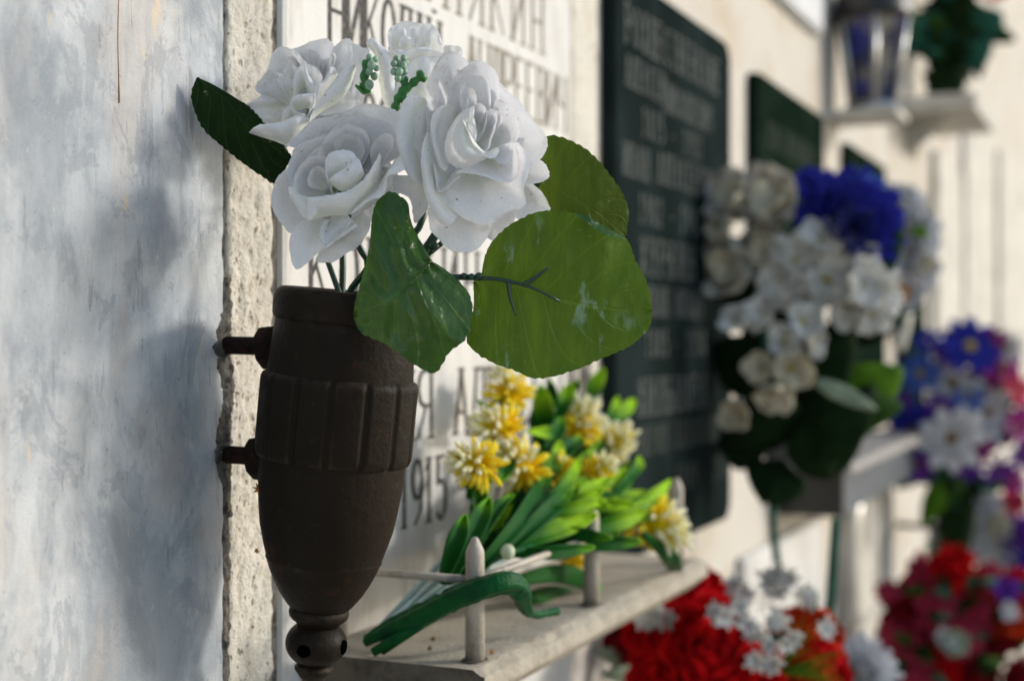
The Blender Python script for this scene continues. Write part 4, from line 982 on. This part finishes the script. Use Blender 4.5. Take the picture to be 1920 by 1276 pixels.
random.seed(21)
b2 = thing('wall_bouquet', P(1450, 880, 1.5), 'dusty white flowers with a large blue chrysanthemum and dark leaves on the wall', 'bouquet')
Z2 = 1.46
wall_vase(1462, 800, 1.50, .055, .022, 'small grey wall cup hidden under the blue and white bouquet')
stemp(b2, [(1468,860,1.50),(1490,700,1.50),(1540,560,1.48)], .003); stemp(b2, [(1464,860,1.50),(1440,700,1.50),(1410,450,1.48)], .003)
stemp(b2, [(1470,870,1.50),(1560,600,1.52),(1590,440,1.50)], .003); stemp(b2, [(1466,860,1.5),(1440,760,1.44),(1460,700,1.42)], .003)
mum(b2, 1585, 420, 1.47, 106, fdir(.2, .25), 'fabric_blue', 7, 19, None, wk=.20)
mum(b2, 1600, 425, 1.42, 48, fdir(.35, .2), 'fabric_deep_blue', 3, 10, None, wk=.17)
mum(b2, 1610, 365, 1.49, 60, fdir(.3, .9, .7), 'fabric_light_blue', 3, 12, None, wk=.2)
mum(b2, 1520, 350, 1.50, 44, fdir(-.2, .9, .7), 'fabric_blue', 3, 12)
# dusty greyish blooms on the left
for px, py, rp, dx, dz in ((1440,395,84,-.2,.5),(1375,385,66,-.6,.4),(1372,500,72,-.6,.0),(1430,480,66,-.2,.1),(1352,440,50,-.8,.3)):
    o_ = bloom(b2, px, py, Z2 + .02, rp, fdir(dx, dz, .8), 'fabric_grey_white', None, 6, .52, .35); bloom(b2, px + 4, py - 6, Z2, rp * .62, fdir(dx, dz, .8), 'fabric_cream', None, 5, .55, .6)
# white hydrangea-like head with its open florets
for px, py, rp, dx, dz in ((1548,525,62,-.05,.1),(1490,490,56,-.4,.4),(1540,455,54,-.1,.7),(1598,480,56,.3,.6),(1615,535,56,.4,.1),(1648,550,50,.7,.1),(1585,570,52,.1,-.3),(1462,525,48,-.6,0),(1505,560,46,-.4,-.4),(1630,590,44,.4,-.5),(1570,500,50,.1,.3)):
    bloom(b2, px, py, Z2 - .02 + random.uniform(-.01, .01), rp, fdir(dx, dz), 'fabric_warm_white', 'yellow_centre', 6, .42, .12)
# small drooping white blossoms
for px, py, rp, dx, dz in ((1505,605,42,.2,.2),(1470,640,36,-.2,.2),(1480,690,46,.1,0),(1430,590,34,-.5,.4),(1520,640,30,.6,-.1),(1450,730,40,-.1,-.6),(1380,600,30,-.6,.3),(1385,770,36,-.6,-.3),(1430,690,34,-.5,0)):
    bloom(b2, px, py, Z2 - .03, rp * 1.15, fdir(dx, dz), 'fabric_cream' if py > 660 else 'fabric_warm_white', 'yellow_centre', random.choice([4, 5]), .52, .35)
for a, b, wd, m in (((1470,800,1.48),(1600,590,1.46),60,'leaf_dark'),((1480,820,1.47),(1695,690,1.47),72,'leaf_bright'),((1480,840,1.45),(1620,800,1.43),75,'leaf_dark'),((1460,840,1.45),(1400,720,1.44),70,'leaf_dark'),
     ((1470,860,1.46),(1440,940,1.42),60,'leaf_dark'),((1440,720,1.5),(1345,640,1.5),60,'leaf_dark'),((1500,740,1.5),(1560,620,1.5),70,'leaf_dark'),((1600,640,1.5),(1690,540,1.49),42,'leaf_dark'),((1640,520,1.48),(1690,425,1.46),24,'leaf_mid'),
     ((1500,800,1.43),(1560,900,1.43),50,'leaf_dark'),((1430,560,1.52),(1350,520,1.52),50,'leaf_dark'),((1540,780,1.44),(1695,760,1.44),40,'leaf_mid'),((1420,830,1.46),(1370,760,1.46),50,'leaf_dark'),((1450,700,1.5),(1470,560,1.52),70,'leaf_dark'),((1400,800,1.48),(1385,880,1.47),46,'leaf_dark'),((1530,860,1.42),(1640,720,1.42),46,'leaf_dark')):
    bigleaf(b2, a, b, wd, m)
bigleaf(b2, (1530,715,1.41), (1645,768,1.41), 17, 'leaf_sage', .05)
bigleaf(b2, (1360,585,1.44), (1396,618,1.43), 12, 'leaf_sage', .05)
stemp(b2, [(1452,860,1.50),(1447,940,1.50),(1452,1010,1.50),(1458,1062,1.50)], .0042)
# white flowers further along
b2b = thing('wall_bouquet', P(1700, 600, 1.9), 'bright white flowers with a yellow bloom behind the blue chrysanthemum', 'bouquet')
for px, py, rp, dx, dz in ((1705,420,58,.3,.5),(1715,500,52,.4,0),(1690,380,46,.1,.8),(1725,450,44,.7,.3),(1700,545,42,.2,-.5)):
    mum(b2b, px, py, 1.92, rp, fdir(dx, dz), 'fabric_white', 3, 10, None, wk=.3)
bloom(b2b, 1684, 548, 1.80, 24, fdir(0, -.4), 'orange_petal'); bloom(b2b, 1735, 495, 1.86, 22, fdir(.4, 0), 'fabric_cream', 'yellow_centre'); bigleaf(b2b, (1710,430,1.84), (1745,440,1.84), 11, 'grass_green')
stemp(b2b, [(1690,620,1.96),(1700,540,1.95),(1705,420,1.94)], .004)
wall_vase(1686, 590, 1.99, .05, .018, 'small wall cup under the bright white flowers', 'frame_enamel')

# violet and white daisies
b3 = thing('daisy_bouquet', P(1790, 900, 2.4), 'violet, white and magenta daisies with green stems at the right edge', 'bouquet')
random.seed(33); Z3 = 2.35
for px, py, rp, dx, dz, m, mc in ((1818,650,72,.0,.5,'fabric_blue','yellow_centre'),(1785,720,70,-.1,.3,'fabric_white','brown_centre'),(1783,820,78,-.1,-.1,'fabric_white','brown_centre'),(1850,775,68,.3,.2,'fabric_white','brown_centre'),
      (1708,808,64,-.5,0,'fabric_blue','brown_centre'),(1725,700,52,-.5,.5,'fabric_light_blue','yellow_centre'),(1876,690,60,.5,.4,'fabric_magenta','brown_centre'),(1905,800,56,.6,0,'fabric_magenta','brown_centre'),(1916,850,42,.6,-.2,'fabric_violet','brown_centre'),
      (1740,640,34,-.3,.8,'fabric_blue','yellow_centre'),(1720,870,46,-.4,-.5,'fabric_violet','brown_centre'),(1870,880,40,.3,-.6,'fabric_violet','brown_centre'),(1905,730,46,.7,.4,'fabric_pink','brown_centre'),(1840,690,40,.2,.3,'fabric_violet','brown_centre')):
    daisy(b3, px, py, Z3 + random.uniform(-.05, .05), rp * .84, fdir(dx, dz), m, mc, 9 if m != 'fabric_blue' else 11)
for px, py, rp, m in ((1760,765,34,'fabric_violet'),(1815,745,34,'fabric_light_blue'),(1835,840,36,'fabric_magenta'),(1750,850,32,'fabric_white'),(1690,760,30,'fabric_violet'),(1860,640,30,'fabric_magenta'),(1890,650,32,'fabric_white'),(1775,660,30,'fabric_violet'),(1900,900,30,'fabric_magenta'),(1690,850,30,'fabric_magenta'),(1812,875,32,'fabric_violet')):
    daisy(b3, px, py, Z3 + .02, rp, fdir(random.uniform(-.6, .6), random.uniform(-.3, .6)), m, random.choice(['yellow_centre', 'brown_centre']), 8)
for k in range(20):
    an = random.uniform(0, 6.28); a = (1790 + random.uniform(-40, 50), 800 + random.uniform(-60, 80), 2.44); bigleaf(b3, a, (a[0] + 110 * math.cos(an), a[1] - 80 * math.sin(an), 2.41), 18, random.choice(['leaf_blue_green', 'leaf_mid', 'leaf_dark', 'leaf_blue_green']))
for a, b, wd, m in (((1770,900,2.4),(1730,985,2.36),22,'leaf_bright'),((1800,890,2.4),(1760,960,2.38),20,'leaf_mid'),((1860,900,2.4),(1900,905,2.37),16,'leaf_bright'),((1790,880,2.42),(1820,960,2.4),20,'leaf_dark')): bigleaf(b3, a, b, wd, m)
for px in (1760, 1790, 1830): stemp(b3, [(1792,960,2.46),(px,860,2.45),(px + (px-1792),740,2.42)], .004)
wall_vase(1792, 950, 2.47, .12, .035, 'dark wall cup under the violet and white daisies', 'leaf_dark')

# red bouquet in the front lower row
b4 = thing('red_bouquet', P(1350, 1400, 1.22), 'bright red carnations with small white blossoms below the stone shelf', 'bouquet')
random.seed(44)
for px, py, rp, dx, dz, m, Z in ((1262,1205,86,-.3,.3,'fabric_red',1.17),(1330,1215,96,.1,.3,'fabric_red',1.14),(1395,1275,80,.4,.2,'fabric_red',1.16),(1300,1105,58,0,.9,'fabric_red',1.24),(1255,1140,50,-.5,.6,'fabric_dark_red',1.24),(1170,1205,44,-.7,.2,'fabric_dark_red',1.22),
     (1520,1195,60,.3,.4,'fabric_orange_red',1.25),(1540,1262,62,.5,.1,'fabric_red',1.22),(1350,1125,36,.4,.8,'fabric_red',1.26),(1475,1180,42,0,.6,'fabric_red',1.27),(1240,1276,70,-.3,-.1,'fabric_red',1.16),(1500,1260,60,0,0,'fabric_orange_red',1.2)):
    mum(b4, px, py, Z, rp, fdir(dx, dz), m, 5, 8, None, wav=.5, wk=.46)
for px, py, Z in ((1360,1155,1.17),(1385,1140,1.18),(1400,1175,1.17),(1420,1190,1.18),(1440,1210,1.17),(1340,1150,1.18),(1455,1075,1.26),(1475,1085,1.26),(1440,1090,1.26),(1500,1115,1.26),(1465,1110,1.26),(1225,1150,1.2),(1245,1160,1.2),(1200,1165,1.21),(1470,1205,1.17),(1455,1160,1.2),(1480,1195,1.18),(1540,1180,1.24),(1395,1110,1.25),(1375,1100,1.26),(1515,1125,1.25),(1420,1240,1.16),(1450,1245,1.16)):
    bloom(b4, px + random.uniform(-5, 5), py, Z - .06, random.uniform(23, 31), fdir(random.uniform(-.6, .6), random.uniform(-.2, .8)), 'fabric_warm_white', 'fabric_pink' if py % 2 else None, 7, .20, .1)
for k in range(34):
    an = R(random.uniform(-10, 130)); a = P(1455 + random.uniform(-25, 25), 1262, 1.18); L_ = random.uniform(.03, .055)
    e = a + (RT * math.cos(an) + UP * math.sin(an) - FW * .3) * L_; MB().tube([a, (a + e) / 2 + UP * .003, e], [.0009, .0008, .0002], 5).build('grass_blade', M['grass_green'], b4)
for a, b, wd, m in (((1180,1240,1.22),(1120,1220,1.2),18,'leaf_sage'),((1190,1260,1.22),(1130,1265,1.2),18,'leaf_sage'),((1270,1180,1.2),(1285,1120,1.2),10,'leaf_bright'),((1310,1160,1.2),(1320,1130,1.2),10,'leaf_mid'),((1520,1150,1.25),(1530,1105,1.25),9,'leaf_bright'),((1230,1230,1.24),(1160,1250,1.24),20,'leaf_dark'),((1300,1250,1.25),(1240,1180,1.25),40,'leaf_dark'),((1420,1270,1.25),(1400,1160,1.25),40,'leaf_dark'),((1400,1280,1.25),(1470,1190,1.25),40,'leaf_dark')): bigleaf(b4, a, b, wd, m)
for px in (1240, 1330, 1420, 1500): stemp(b4, [(1360,1480,1.26),(1355,1390,1.25),(px,1260,1.22)], .003)
wall_vase(1360, 1400, 1.26, .10, .035, 'wall cup holding the bright red carnations', 'rust')
tag(stemp(b4, [(1390,1380,1.27),(1500,1260,1.30),(1550,1165,1.33),(1560,1080,1.34),(1564,1020,1.34),(1568,972,1.34)], .0046), 'bare green stem rising above the red flowers')
wf = thing('white_chrysanthemum', P(1615, 1300, 1.42), 'single large white chrysanthemum at the bottom edge beside the red flowers', 'flower')
mum(wf, 1612, 1262, 1.42, 74, fdir(.1, .5), 'fabric_white', 6, 16, None, name='bloom', wk=.16)
stemp(wf, [(1612,1275,1.43),(1610,1400,1.46),(1600,1560,1.50)], .003)

# dark red bouquet at the lower right
b5 = thing('dark_red_bouquet', P(1800, 1400, 2.1), 'dark red and pink flowers with deep green leaves in the lower right corner', 'bouquet')
random.seed(55)
for px, py, rp, dx, dz, m in ((1785,1065,50,0,.6,'fabric_red'),(1740,1080,46,-.3,.5,'fabric_pink'),(1850,1085,36,.3,.5,'fabric_pink'),(1800,1110,44,.1,.2,'fabric_red'),(1700,1150,48,-.5,.2,'fabric_dark_red'),(1770,1150,58,-.1,.1,'fabric_red'),(1830,1150,46,.2,.1,'fabric_pink'),(1690,1190,46,-.5,0,'fabric_dark_red'),
     (1735,1195,46,-.2,0,'fabric_dark_red'),(1890,1150,56,.4,.2,'fabric_orange_red'),(1905,1100,40,.5,.4,'fabric_red'),(1760,1250,52,-.1,-.2,'fabric_red'),(1710,1255,46,-.4,-.2,'fabric_dark_red'),(1830,1262,50,.2,-.2,'fabric_red'),(1905,1262,44,.5,-.2,'fabric_red'),(1870,1190,44,.3,0,'fabric_dark_red'),(1665,1110,26,-.6,.5,'fabric_dark_red'),(1800,1185,50,.1,0,'fabric_dark_red')):
    mum(b5, px, py, 2.1 + random.uniform(-.04, .04), rp, fdir(dx, dz), random.choice([m, m, 'fabric_dark_red', 'fabric_pink']), 4, 9, None, wav=.35, wk=.28)
for px, py, rp, m in ((1880,1105,32,'fabric_violet'),(1785,1205,34,'leaf_sage'),(1890,1145,22,'fabric_white'),(1770,1198,24,'fabric_white')): bloom(b5, px, py, 2.0, rp, fdir(0, .3), m)
for k in range(30):
    an = random.uniform(0, 6.28); a = (1790 + random.uniform(-100, 110), 1190 + random.uniform(-60, 90), 2.18); bigleaf(b5, a, (a[0] + 90 * math.cos(an), a[1] - 80 * math.sin(an), 2.15), 26, random.choice(['leaf_dark', 'leaf_dark', 'leaf_mid']))
for k in range(26):
    an = random.uniform(0, 6.28); a = (1790 + random.uniform(-110, 115), 1170 + random.uniform(-80, 100), 2.07); bigleaf(b5, a, (a[0] + 42 * math.cos(an), a[1] - 40 * math.sin(an), 2.03), 11, random.choice(['leaf_dark', 'leaf_dark', 'leaf_mid', 'leaf_blue_green']))
for px in (1720, 1790, 1860): stemp(b5, [(1800,1420,2.22),(1798,1340,2.21),(px,1200,2.16)], .004)
wall_vase(1800, 1360, 2.22, .14, .05, 'dark wall cup under the dark red flowers', 'black_granite')
# mixed white and blue flowers between the daisies and the red ones
b6 = thing('mixed_bouquet', P(1840, 1100, 2.6), 'loose white and blue flowers above the dark red bouquet', 'bouquet')
random.seed(66)
for px, py, rp, dx, dz, m in ((1790,985,52,-.3,.4,'fabric_white'),(1835,950,52,.1,.6,'fabric_white'),(1860,985,48,.3,.2,'fabric_cream'),(1830,1010,44,.1,0,'fabric_white'),(1905,1005,48,.4,.3,'fabric_violet'),(1900,940,30,.5,.5,'fabric_pink'),(1910,1045,38,.5,0,'fabric_blue'),(1770,1020,36,-.4,0,'leaf_sage'),(1880,1040,34,.3,-.2,'fabric_white')):
    mum(b6, px, py, 2.6, rp, fdir(dx, dz), m, 3, 10, None, wk=.26)
for k in range(12):
    an = random.uniform(0, 6.28); a = (1850 + random.uniform(-60, 50), 1000 + random.uniform(-30, 40), 2.66); bigleaf(b6, a, (a[0] + 60 * math.cos(an), a[1] - 60 * math.sin(an), 2.64), 14, random.choice(['leaf_sage', 'leaf_blue_green', 'leaf_dark']))
for px in (1800, 1850, 1890): stemp(b6, [(1845,1160,2.70),(1846,1090,2.69),(px,990,2.64)], .004)
wall_vase(1845, 1110, 2.70, .12, .04, 'pale wall cup holding the loose white and blue flowers', 'frame_enamel')

# ------------------------------------------------------------------ shelves, lantern and potted plant further along
bs = thing('granite_shelf', (2.0, 0, ZC - .225), 'small black and grey granite shelf box below the blue and white bouquet', 'shelf')
bevel(MB().box((1.80, -.080, ZC - .222), (1.812, .01, ZC - .166)).build('end_panel', M['black_granite'], bs, False), .002)
bevel(MB().box((1.8125, -.079, ZC - .221), (2.42, .01, ZC - .1665)).build('front_panel', M['grey_granite'], bs, False), .002)
bevel(MB().box((1.785, -.095, ZC - .1655), (2.44, .01, ZC - .152)).build('top_slab', M['shaded_pale_granite'], bs, False), .002)
us = thing('projecting_shelf', (2.95, 0, ZC + .43), 'cream shelf projecting from the wall under the potted plant', 'shelf')
bevel(MB().box((2.76, -.140, ZC + .432), (3.12, .01, ZC + .462)).build('board', M['cream_stone'], us, False), .003)
MB().add([(2.86, .0, ZC + .4315), (2.88, .0, ZC + .4315), (2.86, -.08, ZC + .4315), (2.88, -.08, ZC + .4315), (2.86, 0, ZC + .36), (2.88, 0, ZC + .36)], [(0, 2, 4), (1, 5, 3), (0, 1, 3, 2), (2, 3, 5, 4), (0, 4, 5, 1)]).build('corbel', M['cream_stone'], us, False)
ls = thing('lantern_ledge', (2.16, 0, ZC + .31), 'short cream ledge under the blue lantern', 'shelf')
bevel(MB().box((2.11, -.100, ZC + .328), (2.21, .01, ZC + .340)).build('ledge', M['cream_stone'], ls, False), .003)
lt = thing('grave_lantern', (2.16, -.055, ZC + .34), 'tapered blue glass lantern with bright metal corners and black cap', 'lantern')
lc = Vector((2.16, -.055, ZC + .341))
def hexring(r_, z): return [lc + Vector((r_ * math.cos(R(60 * k + 15)), r_ * math.sin(R(60 * k + 15)), z)) for k in range(6)]
lo_, hi_ = hexring(.036, .012), hexring(.054, .135)
for k in range(6):
    a, b, c, d = lo_[k], lo_[(k+1) % 6], hi_[(k+1) % 6], hi_[k]; cen = (a + b + c + d) / 4; ins = (Vector((lc.x, lc.y, cen.z)) - cen).normalized() * .004
    MB().add([a, b, c, d, a + ins, b + ins, c + ins, d + ins], [(0,1,2,3),(7,6,5,4),(0,4,5,1),(1,5,6,2),(2,6,7,3),(3,7,4,0)]).build('pane', M['lantern_blue'], lt, False)
    MB().tube([lo_[k], (lo_[k] + hi_[k]) / 2, hi_[k]], .0042, 8).build('corner_bar', M['chrome'], lt)
MB().lathe([(0, .040), (.006, .042), (.012, .038)], 6).xf(Matrix.Translation(lc)).build('base', M['chrome'], lt, False)
MB().lathe([(.135, .056), (.142, .060), (.150, .058), (.185, .050), (.200, .030), (.215, .012), (.222, .012), (.226, .004)], 24).xf(Matrix.Translation(lc)).build('cap', M['lantern_black'], lt)
pp = thing('potted_plant', (2.93, -.065, ZC + .462), 'dark leafy plant with red blooms standing on the projecting cream shelf', 'plant')
MB().lathe([(0, .030), (.01, .032), (.06, .042), (.064, .045), (.07, .045), (.07, .038), (.06, .02), (.058, .002)], 32).xf(Matrix.Translation((2.93, -.065, ZC + .4625))).build('pot', M['leaf_dark'], pp)
random.seed(77); zpl = 2.86
for k in range(95):
    an = random.uniform(0, 6.28); rr = random.uniform(0, 1); a = (1782 + 58 * rr * math.cos(an), 50 + 88 * rr * math.sin(an), zpl + random.uniform(-.05, .05))
    an2 = an + random.uniform(-2.6, 2.6); bigleaf(pp, a, (a[0] + random.uniform(30, 75) * math.cos(an2), a[1] + random.uniform(30, 65) * math.sin(an2), a[2] - random.uniform(-.03, .05)), random.uniform(9, 22), random.choice(['leaf_dark', 'leaf_dark', 'leaf_mid', 'leaf_blue_green', 'leaf_mid']))
bigleaf(pp, (1830,60,2.82), (1880,25,2.80), 36, 'leaf_blue_green'); bigleaf(pp, (1800,110,2.82), (1862,80,2.80), 34, 'leaf_blue_green'); bigleaf(pp, (1715,70,2.8), (1700,5,2.8), 17, 'leaf_bright')
for px, py in ((1858,-14),(1740,-40)): mum(pp, px, py, 2.8, 26, fdir(.2, .6), 'fabric_orange_red', 3, 9, wk=.3)
for px in (1745, 1770, 1800): stemp(pp, [(1758,205,2.90),(1756,150,2.89),(px,60,2.87)], .004, 'leaf_dark')

# repeats of one kind share a group
for o in col.objects:
    if o.parent is None and 'label' in o:
        base = o.name.split('.')[0]
        grp = {'memorial_plaque': 'memorial plaques along the wall', 'wall_vase': 'wall cups under the bouquets', 'wall_bouquet': 'bouquets hung on the wall',
               'leaf_crumb': 'leaf crumbs on the stone shelf', 'dead_leaf': 'dead leaf scraps on the iron vase'}.get(base)
        if grp: o['group'] = grp
